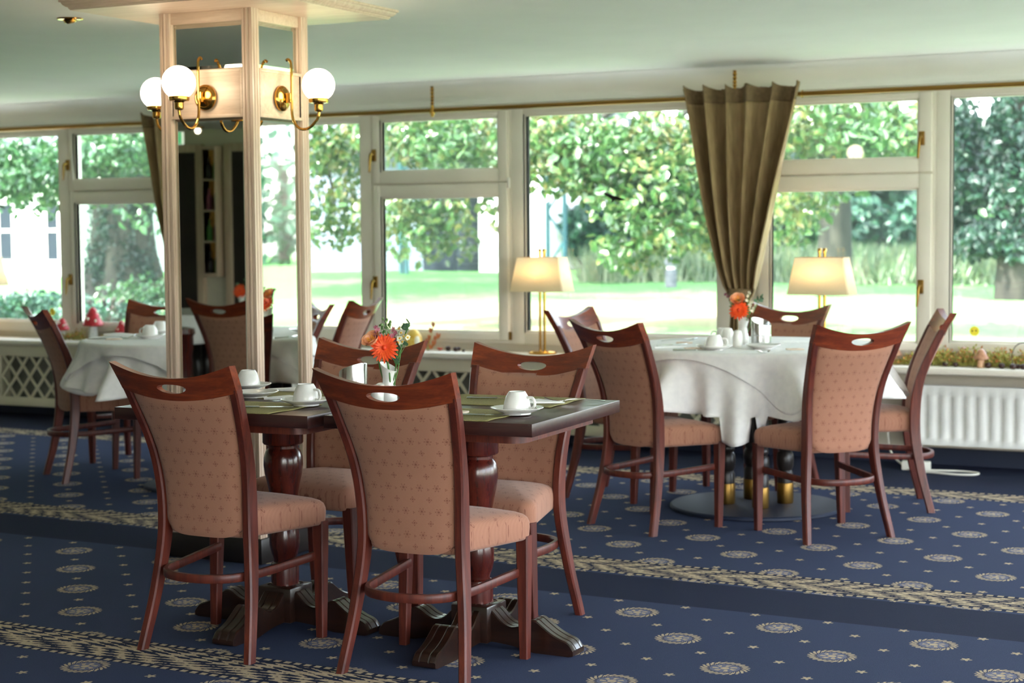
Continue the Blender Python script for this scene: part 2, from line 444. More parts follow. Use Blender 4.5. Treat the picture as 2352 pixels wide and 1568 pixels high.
def window(x0, x1, gx0, gx1, sash=0):
    global wn; wn += 1
    bm = B(); y0 = YG-.03
    if not sash:
        rectframe(bm, x0, x1, ZB, ZT, gx0-.012, gx1+.012, .666, 1.988, y0, YG+.07)
        w = struct('window_%d' % wn, bm, 'frame')
        bm = B(); beads(bm, gx0-.012, gx1+.012, .666, 1.988, y0+.02, y0+.05, .012); link('glazing_bead', bm, 'frame', w)
        pane(w, gx0-.012, gx1+.012, .666, 1.988, y0+.055)
    else:
        rectframe(bm, x0, x1, ZB, ZT, x0+.03, x1-.03, ZB+.02, ZT-.02, y0+.004, YG+.07)
        bb(bm, x0+.03, x1-.03, y0+.004, YG+.07, 1.565, 1.60, .003)
        w = struct('window_%d' % wn, bm, 'frame')
        for a, b, ga, gb, hz in ((ZB+.022, 1.578, .672, 1.491, .975), (1.587, ZT-.022, 1.672, 1.972, 1.775)):
            bm = B(); rectframe(bm, x0+.022, x1-.022, a, b, gx0-.012, gx1+.012, ga-.012, gb+.012, y0-.022, y0+.03)
            s = link('sash', bm, 'frame', w)
            bm = B(); beads(bm, gx0-.012, gx1+.012, ga-.012, gb+.012, y0-.006, y0+.026, .012)
            link('glazing_bead', bm, 'frame', s)
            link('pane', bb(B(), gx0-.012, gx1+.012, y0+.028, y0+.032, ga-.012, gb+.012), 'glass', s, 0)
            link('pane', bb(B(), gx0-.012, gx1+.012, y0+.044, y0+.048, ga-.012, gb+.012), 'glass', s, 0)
            handle(w, (gx0-.052) if sash == 1 else (gx1+.030), y0-.022, hz)
        xh = x1-.012 if sash == 1 else x0+.012
        bm = B(); lathe(bm, [(.008, 1.545), (.010, 1.55), (.010, 1.60), (.006, 1.612)], 10, (xh, y0-.016, 0)); link('hinge', bm, 'white', w)
        bm = B(); box(bm, (xh, y0-.012, .645), (.016, .016, .05), 0, .003); link('hinge', bm, 'brass_dull', w)
    return w
w_a = window(-9.75, -8.30, -9.62, -8.410)
w_s1 = window(-8.30, -7.24, -8.232, -7.33, 1)
w_b = window(-7.10, -5.80, -7.0, -5.902)
w_s2 = window(-5.80, -4.80, -5.715, -4.895, 1)
w_c = window(-4.80, -3.38, -4.711, -3.486)
w_s3 = window(-3.24, -2.222, -3.145, -2.326, 2)
w_d = window(-2.222, -.85, -2.138, -.95)
w_e = window(-.70, 2.0, -.6, 1.9)

# sill board
for a, b in ((-10.4, -4.9), (-4.895, X1)):
    bm = B(); bb(bm, a, b, 9.00, YG, .512, .55, .012); o = struct('trim_%d' % (2 if a < -5 else 3), bm, 'frame')

# ------------------------------------------------------------------ radiator covers with lattice fronts
def radiator_cover(x0, x1, label):
    t = thing('radiator_cover', label, 'radiator cover', ((x0+x1)/2, 9.04, 0), 0, 'lattice radiator covers under the sill')
    hw = (x1-x0)/2-.004; bm = B()
    bb(bm, -hw, hw, -.012, .012, .432, .511, .004); bb(bm, -hw, hw, -.014, .014, .085, .145, .004)
    n = max(1, round((x1-x0)/1.35)); xs = [-hw+2*hw*i/n for i in range(n+1)]
    for x in xs: bb(bm, max(-hw, x-.035), min(hw, x+.035), -.0125, .0125, .145, .432, .003)
    link('frame', bm, 'cream', t)
    bm = B(); z0, z1 = .145, .432; run = .235
    for i in range(n):
        a, b = xs[i]+.03, xs[i+1]-.03
        k = a-run
        while k < b:
            for sgn, y in ((1, -.004), (-1, .004)):
                xa, xb = (k, k+run) if sgn > 0 else (k+run, k)
                # clip to the opening
                ta, tb = 0.0, 1.0
                lo, hi = sorted((xa, xb))
                def tat(x): return (x-xa)/(xb-xa)
                if lo < a: t0 = tat(a); ta, tb = (max(ta, t0), tb) if sgn > 0 else (ta, min(tb, t0))
                if hi > b: t0 = tat(b); ta, tb = (ta, min(tb, t0)) if sgn > 0 else (max(ta, t0), tb)
                if tb-ta < .03: continue
                p = Vector((xa+(xb-xa)*ta, y, z0+(z1-z0)*ta)); q = Vector((xa+(xb-xa)*tb, y, z0+(z1-z0)*tb))
                d = q-p; ang = math.atan2(d.z, d.x)
                box(bm, (p+q)/2, (d.length, .008, .019), rot=Euler((0, -ang, 0)))
            k += .128
    link('lattice', bm, 'cream', t)
    bm = B(); bb(bm, -hw, hw, .10, .12, .12, .50); link('backing_panel', bm, 'cover_back', t)
    for x in xs: link('bracket', bb(B(), max(-hw, x-.02), min(hw, x+.02), .012, .10, .10, .511), 'cream', t)
    return t
radiator_cover(-10.38, -7.20, 'cream lattice radiator cover below the toadstools, at the left end of the window wall')
radiator_cover(-7.19, -4.40, 'cream lattice radiator cover below the yellow ceramic bird on the middle sill')
radiator_cover(-4.39, -3.0, 'short cream lattice radiator cover below the left twin-stem lamp')

def radiator():
    t = thing('radiator', 'white ribbed panel radiator under the moss-decorated right sill', 'radiator', (-.85, 9.08, 0))
    x0, x1, z0, z1 = -1.47, 1.3, .135, .452
    bm = B(); n = 42; rings = []; y = -.045
    xs = []
    prof = []
    for i in range(n):
        c = x0+.04+(x1-x0-.08)*i/(n-1)*1.0
        if i < n: prof += [(c-.0165, y), (c-.010, y+.008), (c+.010, y+.008), (c+.0165, y)]
    prof = [(x0, y)]+prof+[(x1, y)]
    def row(z, k): return [Vector((a, y+(b-y)*k, z)) for a, b in prof]
    rows = [row(z0, 0), row(z0+.028, 0), row(z0+.045, 1), row(z1-.062, 1), row(z1-.045, 0), row(z1, 0)]
    vs = [[bm.verts.new(p) for p in r] for r in rows]
    for i in range(len(vs)-1):
        for j in range(len(vs[0])-1): bm.faces.new((vs[i][j], vs[i][j+1], vs[i+1][j+1], vs[i+1][j]))
    link('front_panel', bm, 'radiator', t, 40)
    bm = B(); bb(bm, x0, x1, y+.012, y+.03, z0, z1-.004, .003); bb(bm, x0, x1, .03, .05, z0, z1-.004, .003); link('back_panel', bm, 'radiator', t)
    bm = B(); bb(bm, x0+.006, x1-.006, y+.028, .032, z1-.012, z1-.006)
    link('top_grille', bm, 'radiator', t)
    for x in (x0-.004, x1): link('side_panel', bb(B(), x, x+.004, y, .05, z0+.01, z1, .001), 'radiator', t)
    for x in (x0+.04, x0+.075):
        bm = B(); tube(bm, [(x, .0, z0+.01), (x, .0, .06), (x, .01, .0)], .008, 8); link('pipe', bm, 'radiator', t)
    for x in (x0+.3, x1-.34): link('wall_bracket', bb(B(), x, x+.04, .05, .219, z0+.05, z1-.05), 'radiator', t)
radiator()

# ------------------------------------------------------------------ curtain rod, curtains
t = thing('curtain_rod', 'brass curtain rod running along the top of the window wall', 'curtain rod', (-4, 9.15, 2.026))
bm = B(); tube(bm, [(-6.35, 0, 0), (6.3, 0, 0)], .0135, 14); link('rod', bm, 'brass_dull', t)
def bracket(x):
    bm = B(); lathe(bm, [(.004, .1665), (.020, .166), (.021, .158), (.012, .150), (.008, .140), (.012, .128), (.008, .118), (.012, .106), (.008, .096), (.012, .082), (.008, .074), (.012, .066), (.007, .056), (.012, .046), (.008, .038), (.011, .028), (.010, .02), (.018, .014), (.018, -.014), (.010, -.022), (.012, -.03), (.004, -.038)], 16, (x, 0, -.002)); link('bracket', bm, 'brass', t)
for x in (-5.2, -1.282, .675, 2.6): bracket(x)
def curtain(name, cx, label, half=.364):
    t = thing('curtain', label, 'curtain', (cx, 9.030, 0), 0, 'tied olive-brown curtains')
    rng = random.Random(int(abs(cx)*100))
    zt, zk, zb = 2.075, .935, .66
    NU, NV = 220, 60
    ph = [rng.uniform(0, 6.28) for _ in range(6)]
    def fold(u):   # pleat phase, uneven pleats
        return 2*PI*(5.5*u)+.7*math.sin(2*PI*u*1.3+ph[0])+.35*math.sin(2*PI*u*3+ph[1])
    def width(z):
        if z >= zk:
            k = (z-zk)/(zt-zk)
            return .085+(half-.085)*(k**.92)
        return .085-.035*min(1, (zk-z)/.05)+.018*(zk-z)/(zk-zb)
    def surf(bm, z0, z1, off=0, nv=NV, uin=0):
        grid = []
        for j in range(nv+1):
            z = z0+(z1-z0)*j/nv; w = width(z); k = max(0, (z-zk)/(zt-zk))
            amp = (.036+.022*(1-abs(k-.5)*1.2))*min(1, .35+k*4+.2); amp = max(.012, amp)*(1 if z > zk+.02 else .55)
            row = []
            for i in range(NU+1):
                u = i/NU; f = fold(u)
                s = math.sin(f)
                s = math.copysign(abs(s)**.75, s)
                yy = -1.45*amp*s*(.85+.3*math.sin(9*u+ph[2]))-off
                xx = (2*u-1)*w+.010*math.cos(f)*min(1, w/.2)-(1-k)*.015*math.sin(PI*k)
                zz = z+(.012*math.sin(fold(u)*1.0+.5)+.012*(2*u-1)*0 if j == nv and z1 == zt else 0)
                row.append(bm.verts.new((xx, yy, zz)))
            grid.append(row)
        for j in range(nv):
            for i in range(NU): bm.faces.new((grid[j][i], grid[j][i+1], grid[j+1][i+1], grid[j+1][i]))
    bm = B(); surf(bm, zb, 1.985); o = link('drape', bm, 'curtain', t, 60)
    md = o.modifiers.new('thick', 'SOLIDIFY'); md.thickness = .004
    bm = B(); surf(bm, 1.985, zt, 0, 8); o = link('heading', bm, 'curtain_head', t, 60)
    md = o.modifiers.new('thick', 'SOLIDIFY'); md.thickness = .005
    bm = B(); rings = []
    for z, e in ((zk-.03, .004), (zk-.024, .010), (zk+.014, .010), (zk+.02, .004)):
        rings.append([Vector(((.062+e)*math.cos(2*PI*k/36), (.036+e)*math.sin(2*PI*k/36), z)) for k in range(36)])
    loft(bm, rings); link('tieback', bm, 'curtain_head', t)
    for k in range(6):
        x = -half+.05+k*(2*half-.1)/5
        bm = B(); R = .0185; tube(bm, [(x+.001*math.sin(a), (.12)+R*math.cos(a), 2.026+R*math.sin(a)) for a in [2*PI*i/16 for i in range(17)]], .0025, 6); link('ring', bm, 'brass', t)
    return t
curtain('curtain', -3.247, 'olive-brown curtain tied in the middle of the wall, above the right table')
curtain('curtain', -7.08, 'olive-brown curtain partly hidden by the mirrored column, at left')

# ------------------------------------------------------------------ downlight
t = thing('downlight', 'round brass downlight set in the ceiling, left of the column canopy', 'ceiling light', (-4.95, 5.56, ZC))
bm = B(); lathe(bm, [(.030, -.001), (.034, -.008), (.052, -.006), (.055, -.001), (.054, .0), (.03, .0)], 32); link('ring', bm, 'brass', t)
bm = B(); lathe(bm, [(.006, -.016), (.02, -.018), (.028, -.012), (.029, -.002), (.006, -.002)], 24, mt=Matrix.Rotation(.35, 4, 'X')); link('reflector', bm, 'brass', t)

# ------------------------------------------------------------------ mirrored column
KC = 1.085
CW, CD = .402*KC, .362*KC            # width along the window wall, depth
CA = math.radians(1.4)
cm = Vector((-3.607*KC, 4.982*KC, 0))   # near corner, outermost
cx = cm+Vector((-math.cos(CA)*CW/2, -math.sin(CA)*CW/2, 0))+Vector((-math.sin(CA), math.cos(CA), 0))*CD/2
col = thing('mirrored_column', 'square mirrored column with fluted pale oak posts and a wide canopy', 'column', (cx.x, cx.y, 0), CA)
ZK = 1.3+.785*KC                       # underside of the canopy
hx, hy = CW/2, CD/2
def fluted_post(sx, sy):
    bm = B(); w = .047; c = Vector((sx*(hx-w/2), sy*(hy-w/2), 0)); h = w/2
    sec = []
    def side(p, q, nrm):     # two shallow reeds on each outer side
        for k in (0, .22, .27, .33, .5, .62, .67, .72, .95):
            d = {0: 0, .22: 0, .27: -.005, .33: 0, .5: .002, .62: 0, .67: -.005, .72: 0, .95: 0}[k]
            sec.append(p+(q-p)*k+nrm*d)
    P = [Vector((-h, -h)), Vector((h, -h)), Vector((h, h)), Vector((-h, h))]
    Nn = [Vector((0, -1)), Vector((1, 0)), Vector((0, 1)), Vector((-1, 0))]
    for i in range(4): side(P[i], P[(i+1) % 4], Nn[i])
    loft(bm, [[Vector((c.x+p.x, c.y+p.y, z)) for p in sec] for z in (.10, ZK)])
    link('post', bm, 'limed', col, 25)
for sx in (-1, 1):
    for sy in (-1, 1): fluted_post(sx, sy)
def face(parts, i):
    """i: 0 towards the camera side (-y), 1 (+x), 2 (+y), 3 (-x); adds mirror, rails and panel of one face"""
    R = Matrix.Rotation(i*PI/2, 4, 'Z'); half = (hx if i % 2 == 0 else hy)-.047; d = (hy if i % 2 == 0 else hx)
    def fb(name, mat, x0, x1, y0, y1, z0, z1, bev=.003):
        bm = B(); bb(bm, x0, x1, y0, y1, z0, z1, bev); bmesh.ops.transform(bm, matrix=R, verts=bm.verts); return link(name, bm, mat, col)
    def mirror(z0, z1):
        b = .018; bm = B(); y = -d+.020
        o = [Vector((-half, y+.003, z0)), Vector((half, y+.003, z0)), Vector((half, y+.003, z1)), Vector((-half, y+.003, z1))]
        n = [Vector((-half+b, y, z0+b)), Vector((half-b, y, z0+b)), Vector((half-b, y, z1-b)), Vector((-half+b, y, z1-b))]
        k = [p+Vector((0, .006, 0)) for p in o]
        vo = [bm.verts.new(p) for p in o]; vn = [bm.verts.new(p) for p in n]; vk = [bm.verts.new(p) for p in k]
        for j in range(4):
            q = (j+1) % 4; bm.faces.new((vo[j], vo[q], vn[q], vn[j])); bm.faces.new((vk[j], vk[q], vo[q], vo[j]))
        bm.faces.new(vn); bm.faces.new(vk[::-1])
        bmesh.ops.transform(bm, matrix=R, verts=bm.verts); link('mirror', bm, 'mirror', col, 0)
    Z1, Z2, Z3 = 1.3+.405*KC, 1.3+.575*KC, 1.3+.745*KC
    mirror(.155, Z1); mirror(Z2, Z3)
    fb('rail', 'limed_h', -half, half, -d+.012, -d+.034, Z3, ZK)
    fb('rail', 'dark', -half, half, -d+.008, -d+.034, .10, .155)
    fb('panel', 'limed_h', -half, half, -d+.006, -d+.034, Z1, Z2, .003)
    bm = B()
    rectframe(bm, -half, half, Z1-.002, Z2+.002, -half+.010, half-.010, Z1+.011, Z2-.011, -d-.002, -d+.012, .002)
    bmesh.ops.transform(bm, matrix=R, verts=bm.verts); link('panel_moulding', bm, 'limed_h', col)
for i in range(4): face(col, i)
link('core', bb(B(), -hx+.036, hx-.036, -hy+.036, hy-.036, .02, ZK), 'dark', col)
bm = B(); bb(bm, -hx-.012, hx+.012, -hy-.012, hy+.012, 0, .10, .006); link('plinth', bm, 'dark', col)
bm = B(); rings = []
for e, z in ((0, ZK), (.0, ZK+.002), (.004, ZK+.006), (.004, ZK+.010), (.012, ZK+.013), (.020, ZK+.020), (.024, ZK+.028), (.030, ZK+.030), (.030, ZC)):
    a, b = .42*KC+e, .40*KC+e; rings.append([Vector((-a, -b, z)), Vector((a, -b, z)), Vector((a, b, z)), Vector((-a, b, z))])
loft(bm, rings); link('canopy', bm, 'limed_h', col, 20, (.02, -.03, 0)).rotation_euler = (0, 0, -CA+.02)

def sconce(i, label):
    d = (hy if i % 2 == 0 else hx)
    R = Matrix.Rotation(CA+i*PI/2, 3, 'Z')
    t = thing('wall_sconce', label, 'wall lamp', Vector((cx.x, cx.y, 0))+R @ Vector((0, -d-.001, 1.3+.477*KC)), CA+i*PI/2, 'globe sconces on the column'); t.scale = (KC, KC, KC)
    RX = Matrix.Rotation(PI/2, 4, 'X')
    bm = B(); lathe(bm, [(.046, 0), (.046, .006), (.043, .010), (.036, .014), (.034, .013), (.024, .018), (.010, .021), (.001, .0215)], 40, (0, -.002+.002, 0), RX); link('back_plate', bm, 'brass', t)
    bm = B(); bb(bm, -.010, .010, -.044, -.012, -.018, .018, .003); link('bracket_arm', bm, 'brass', t)
    pts = spline([(0, -.022, .135), (0, -.030, .139), (0, -.041, .128), (0, -.044, .10), (0, -.044, .02), (0, -.044, -.055), (0, -.055, -.090), (0, -.080, -.112), (0, -.116, -.110), (0, -.150, -.082), (0, -.158, -.06), (0, -.158, -.045)], 6)
    r = [.0055+.002*max(0, 1-i/10) for i in range(len(pts))]
    bm = B(); tube(bm, pts, .0052, 10); link('stem', bm, 'brass', t)
    bm = B(); lathe(bm, [(.006, -.055), (.014, -.052), (.016, -.046), (.016, -.028), (.020, -.024), (.034, -.022), (.036, -.016), (.036, -.007), (.033, -.004), (.01, -.004)], 28, (0, -.158, 0)); link('cup', bm, 'brass', t)
    bm = B(); sphere(bm, (0, -.158, .042), .0585, 32); link('globe', bm, 'globe', t, 180)
    return t
sconce(0, 'brass sconce with lit opal globe on the column face left of the front post')
sconce(1, 'brass sconce with lit opal globe on the right face of the column')
sconce(3, 'brass sconce with lit globe on the far left of the column, partly hidden')

# ------------------------------------------------------------------ dining chair
def interp(z, zs, vs):
    """smooth interpolation through the knots"""
    if z <= zs[0]: return vs[0]
    for i in range(len(zs)-1):
        if z <= zs[i+1]:
            t = (z-zs[i])/(zs[i+1]-zs[i])
            m0 = (vs[i+1]-vs[max(i-1, 0)])/(zs[i+1]-zs[max(i-1, 0)])*(zs[i+1]-zs[i])
            m1 = (vs[min(i+2, len(zs)-1)]-vs[i])/(zs[min(i+2, len(zs)-1)]-zs[i])*(zs[i+1]-zs[i])
            return (2*t**3-3*t*t+1)*vs[i]+(t**3-2*t*t+t)*m0+(-2*t**3+3*t*t)*vs[i+1]+(t**3-t*t)*m1
    return vs[-1]
PZ = [0, .20, .40, .60, .80, .906]
PX = [.205, .181, .163, .172, .199, .212]
PY = [0, .048, .072, .052, -.028, -.087]
def make_chair(label):
    t = thing('dining_chair', label, 'chair')
    px = lambda z: interp(z, PZ, PX); py = lambda z: interp(z, PZ, PY)
    # rear legs run up into the back posts
    for s in (-1, 1):
        rings = []
        for k in range(33):
            z = .83*k/32; x = s*px(z); y = py(z)
            w = .0135+.0015*min(1, z/.4); dd = .017+.007*math.exp(-((z-.42)/.25)**2)
            c = .005
            rings.append([Vector((x+a, y+b, z)) for a, b in ((-w+c, -dd), (w-c, -dd), (w, -dd+c), (w, dd-c), (w-c, dd), (-w+c, dd), (-w, dd-c), (-w, -dd+c))])
        bm = B(); loft(bm, rings); link('rear_leg', bm, 'mahogany', t, 40)
    for s in (-1, 1):
        rings = []
        for z, h in ((0, .0135), (.02, .014), (.30, .019), (.375, .020)):
            x = s*(.211-.006*z/.375); y = .376+.012*z/.375
            rings.append([Vector((x+a*h, y+b*h, z)) for a, b in ((-.8, -1), (.8, -1), (1, -.8), (1, .8), (.8, 1), (-.8, 1), (-1, .8), (-1, -.8))])
        bm = B(); loft(bm, rings); link('front_leg', bm, 'mahogany', t, 40)
    # top rail: curved in plan and elevation, oval hand hole
    th = .011; uh = .25
    zb = lambda u: .792+.030*u*u
    ztp = lambda u: .862+.044*u*u
    def hole(u):
        if abs(u) >= uh: return 0
        return .0145*math.sqrt(max(0, 1-(u/uh)**2))
    zc = lambda u: (zb(u)+ztp(u))/2+.002
    def pt(u, z, side):
        x = u*(px(z)+.0145); yc = py(z)-.034*(1-u*u)
        return Vector((x, yc+side*th+(.004 if abs(u) > .9 else .004*abs(u)/.9)*side, z))
    us = sorted(set([round(-1+2*i/48, 4) for i in range(49)]+[round(uh*math.cos(PI*i/16), 4) for i in range(17)]))
    bm = B(); K = 4
    cols = {}
    for u in us:
        h = hole(u); a = [zb(u)+(zc(u)-h-zb(u))*k/K for k in range(K+1)]; b = [zc(u)+h+(ztp(u)-zc(u)-h)*k/K for k in range(K+1)]
        cols[u] = {sd: ([bm.verts.new(pt(u, z, sd)) for z in a], [bm.verts.new(pt(u, z, sd)) for z in b]) for sd in (-1, 1)}
    def q(*v):
        try: bm.faces.new(v)
        except ValueError: pass
    for u0, u1 in zip(us[:-1], us[1:]):
        for st in (0, 1):
            for k in range(K):
                q(cols[u0][-1][st][k], cols[u1][-1][st][k], cols[u1][-1][st][k+1], cols[u0][-1][st][k+1])
                q(cols[u1][1][st][k], cols[u0][1][st][k], cols[u0][1][st][k+1], cols[u1][1][st][k+1])
        q(cols[u1][-1][0][0], cols[u0][-1][0][0], cols[u0][1][0][0], cols[u1][1][0][0])
        q(cols[u0][-1][1][K], cols[u1][-1][1][K], cols[u1][1][1][K], cols[u0][1][1][K])
        if abs(u0) <= uh+1e-6 and abs(u1) <= uh+1e-6:
            q(cols[u0][-1][0][K], cols[u1][-1][0][K], cols[u1][1][0][K], cols[u0][1][0][K])
            q(cols[u1][-1][1][0], cols[u0][-1][1][0], cols[u0][1][1][0], cols[u1][1][1][0])
    for u, fl in ((-1, 1), (1, -1)):
        c = cols[us[0] if u < 0 else us[-1]]
        for st in (0, 1):
            for k in range(K): q(*[c[-1][st][k], c[-1][st][k+1], c[1][st][k+1], c[1][st][k]][::fl])
    bmesh.ops.remove_doubles(bm, verts=bm.verts, dist=1e-5); bmesh.ops.recalc_face_normals(bm, faces=bm.faces)
    link('top_rail', bm, 'mahogany_rail', t, 40)
    # upholstered back panel
    rings = []; n = 26
    def panel_ring(k):
        ring = []; v = k/30
        for side in (-1, 1):
            for i in range(n+1):
                u = (-1+2*i/n)*(1 if side < 0 else -1)
                zlo = .362+.028*abs(u)**5; zhi = zb(u)+.004
                z = zlo+(zhi-zlo)*v
                wx = px(z)-.0125
                rnd = .0 if k > 1 else (.010 if k == 0 else .003)
                yc = py(z)-.030*(1-u*u)*(.35+.65*min(1, max(0, (z-.35)/.4)))
                bul = .004+.011*(1-u**8)*(1 if k not in (0, 30) else .4)
                ring.append(Vector((u*(wx-rnd), yc+side*bul+(-.004 if side < 0 else .004), z)))
        return ring
    bm = B(); loft(bm, [panel_ring(k) for k in range(31)]); bmesh.ops.recalc_face_normals(bm, faces=bm.faces)
    link('back_panel', bm, 'fabric_back', t, 60)
    # seat cushion
    def outline(inset, n=10):
        y0, y1, w0, w1 = .062+inset, .414-inset, .152-inset, .224-inset; r = max(.008, .038-inset*.5)
        out = []
        cor = [(w0, y0, -90), (w1, y1, 0), (-w1, y1, 90), (-w0, y0, 180)]
        for x, y, a0 in cor:
            sx = 1 if x > 0 else -1; sy = 1 if y == y1 else -1
            ccx, ccy = x-sx*r, y-sy*r
            for i in range(n+1):
                a = math.radians(a0+90*i/n); out.append((ccx+r*math.cos(a), ccy+r*math.sin(a)))
        res = []
        for i in range(len(out)):   # subdivide and bow the front edge out
            (x0_, y0_), (x1_, y1_) = out[i], out[(i+1) % len(out)]
            m = 8 if i % (n+1) == n else 1
            for k in range(m):
                x = x0_+(x1_-x0_)*k/m; y = y0_+(y1_-y0_)*k/m
                f = max(0, (y-.30)/.115); y += .003*f*(1-(x/.226)**2)
                res.append((x, y))
        return res
    rings = []
    def crown(x, y): return .018*max(0, 1-(x/.24)**2)*max(0, 1-((y-.24)/.20)**2)
    for inset, z in ((.012, .362), (.003, .367), (0, .376), (-.002, .40), (-.001, .420), (.004, .432), (.014, .440), (.032, .4455), (.06, .449), (.10, .452), (.140, .453)):
        rings.append([Vector((x, y, z+(crown(x, y) if z > .43 else 0)-(.006*max(0, (y-.3)/.15) if z > .41 else 0))) for x, y in outline(inset)])
    bm = B(); loft(bm, rings); bmesh.ops.recalc_face_normals(bm, faces=bm.faces)
    link('seat', bm, 'fabric_seat', t, 60)
    # bentwood stretcher
    pth = spline([(.190, .376, .262), (.178, .27, .256), (.164, .15, .250), (.145, .055, .248), (.095, -.002, .247), (0, -.026, .247), (-.095, -.002, .247), (-.145, .055, .248), (-.164, .15, .250), (-.178, .27, .256), (-.190, .376, .262)], 6)
    rings = []
    for i, p in enumerate(pth):
        d = (pth[min(i+1, len(pth)-1)]-pth[max(i-1, 0)]); d.z = 0; d.normalize(); nn = Vector((-d.y, d.x, 0)); a, h = .0085, .013
        rings.append([p+nn*a*e+Vector((0, 0, h*f)) for e, f in ((-1, -.7), (-.7, -1), (.7, -1), (1, -.7), (1, .7), (.7, 1), (-.7, 1), (-1, .7))])
    bm = B(); loft(bm, rings); link('stretcher', bm, 'mahogany', t, 40)
    return t
CHAIRS = [   # x, y, facing, label, group
 (-2.529, 4.170, .014, 'mahogany chair seen from behind, nearest the camera at the middle, at the bare wooden table', 'chairs at the bare table'),
 (-3.249, 4.138, -.007, 'mahogany chair seen from behind at the left front of the bare wooden table', 'chairs at the bare table'),
 (-2.629, 5.154, 3.156, 'mahogany chair facing the camera behind the right end of the bare table', 'chairs at the bare table'),
 (-3.292, 5.166, 3.128, 'mahogany chair facing the camera behind the flower vase on the bare table', 'chairs at the bare table'),
 (-2.949, 6.696, -.444, 'mahogany chair seen from behind at the left front of the right clothed table', 'chairs at the right clothed table'),
 (-1.990, 6.859, .877, 'mahogany chair with a sunlit pink back at the right front of the right clothed table', 'chairs at the right clothed table'),
 (-1.925, 7.880, 1.93, 'mahogany chair seen nearly side-on before the white radiator', 'chairs at the right clothed table'),
 (-2.775, 8.340, 2.916, 'mahogany chair facing the camera below the right twin-stem lamp', 'chairs at the right clothed table'),
 (-3.541, 7.600, -1.634, 'mahogany chair half hidden in front of the left twin-stem lamp', 'chairs at the right clothed table'),
 (-6.270, 6.843, -.598, 'mahogany chair at the far left, turned away beside the left clothed table', 'chairs at the left clothed table'),
 (-6.365, 7.814, 3.308, 'mahogany chair facing the camera behind the left clothed table, left of the column', 'chairs at the left clothed table'),
 (-5.250, 7.690, 2.45, 'mahogany chair mostly hidden by the column, at the right of the left clothed table', 'chairs at the left clothed table'),
 (-5.310, 8.260, 1.744, 'mahogany chair standing alone by the window just right of the column', 'chairs at the left clothed table'),
 (-5.985, 2.585, 3.19, 'mahogany chair seen only as a reflection in the column mirror', 'chairs behind the viewer'),
]
chair0 = make_chair(CHAIRS[0][3])
for i, (x, y, a, lab, g) in enumerate(CHAIRS):
    c = chair0 if i == 0 else dup(chair0)
    c.location = (x, y, 0); c.rotation_euler = (0, 0, a); c['label'] = lab; c['group'] = g

# ------------------------------------------------------------------ bare wooden tables on turned pedestals
def pedestal_table(cx_, cy_, w, d, rz, label, prz, ox, oy):
    t = thing('dining_table', label, 'table', (cx_, cy_, 0), rz, 'bare pedestal tables')
    bm = B(); bb(bm, ox-w/2, ox+w/2, oy-d/2, oy+d/2, .712, .75, .0015); link('tabletop', bm, 'table_top', t)
    bm = B(); rings = []
    a, b, r = w/2-.055, d/2-.055, .05
    for z in (.684, .7118):
        ring = []
        for sx, sy, a0 in ((1, -1, -90), (1, 1, 0), (-1, 1, 90), (-1, -1, 180)):
            for i in range(7):
                an = math.radians(a0+15*i); ring.append(Vector((ox+sx*(a-r)+r*math.cos(an), oy+sy*(b-r)+r*math.sin(an), z)))
        rings.append(ring)
    loft(bm, rings); link('apron', bm, 'mahogany', t)
    pr = [(.066, .684), (.067, .675), (.067, .605), (.064, .600), (.050, .594), (.050, .586), (.058, .575), (.064, .555), (.065, .53), (.061, .50), (.052, .46), (.046, .43), (.045, .42), (.053, .41), (.055, .40), (.055, .392), (.047, .385), (.040, .37), (.040, .345), (.046, .318), (.050, .292), (.050, .265), (.045, .240), (.037, .218), (.037, .208), (.045, .203), (.046, .198), (.046, .125)]
    bm = B(); lathe(bm, pr[::-1], 40); link('column', bm, 'pedestal', t)
    hub = link('base_hub', box(B(), (0, 0, .075), (.13, .13, .115), prz, .006), 'base_wood', t)
    zt = [(.045, .135), (.075, .110), (.105, .082), (.135, .072), (.165, .080), (.195, .098), (.215, .102), (.240, .086), (.270, .066), (.30, .052), (.33, .040), (.345, .020)]
    zbm = [(.045, .02), (.075, .02), (.105, .018), (.135, .015), (.165, .01), (.195, .004), (.215, 0), (.240, 0), (.270, 0), (.30, 0), (.33, 0), (.345, .004)]
    for i in range(4):
        an = prz+i*PI/2; R = Matrix.Rotation(an, 4, 'Z'); rings = []; hw = .040
        ss = [.045+.30*k/40 for k in range(41)]
        xs, zs, bs = [p[0] for p in zt], [p[1] for p in zt], [p[1] for p in zbm]
        for s_ in ss:
            z1 = interp(s_, xs, zs); z0 = interp(s_, xs, bs); g = .0045
            prof = [(-hw, z0), (hw, z0), (hw, z1-.004), (hw-.004, z1)]
            for gx in (.016, -.016): prof += [(gx+.003, z1), (gx, z1-g), (gx-.003, z1)]
            prof += [(-hw+.004, z1), (-hw, z1-.004)]
            rings.append([R @ Vector((s_, y, z)) for y, z in prof])
        bm = B(); loft(bm, rings); link('foot', bm, 'base_wood', t, 30)
    return t
pedestal_table(-2.54, 4.657, .675, .71, .06, 'bare dark wooden table at right with a turned pedestal and four grooved feet', -.06, .024, -.051)
pedestal_table(-3.25, 4.622, .715, .665, .03, 'bare dark wooden table at left, pushed against the right one', -.03, .018, -.1045)

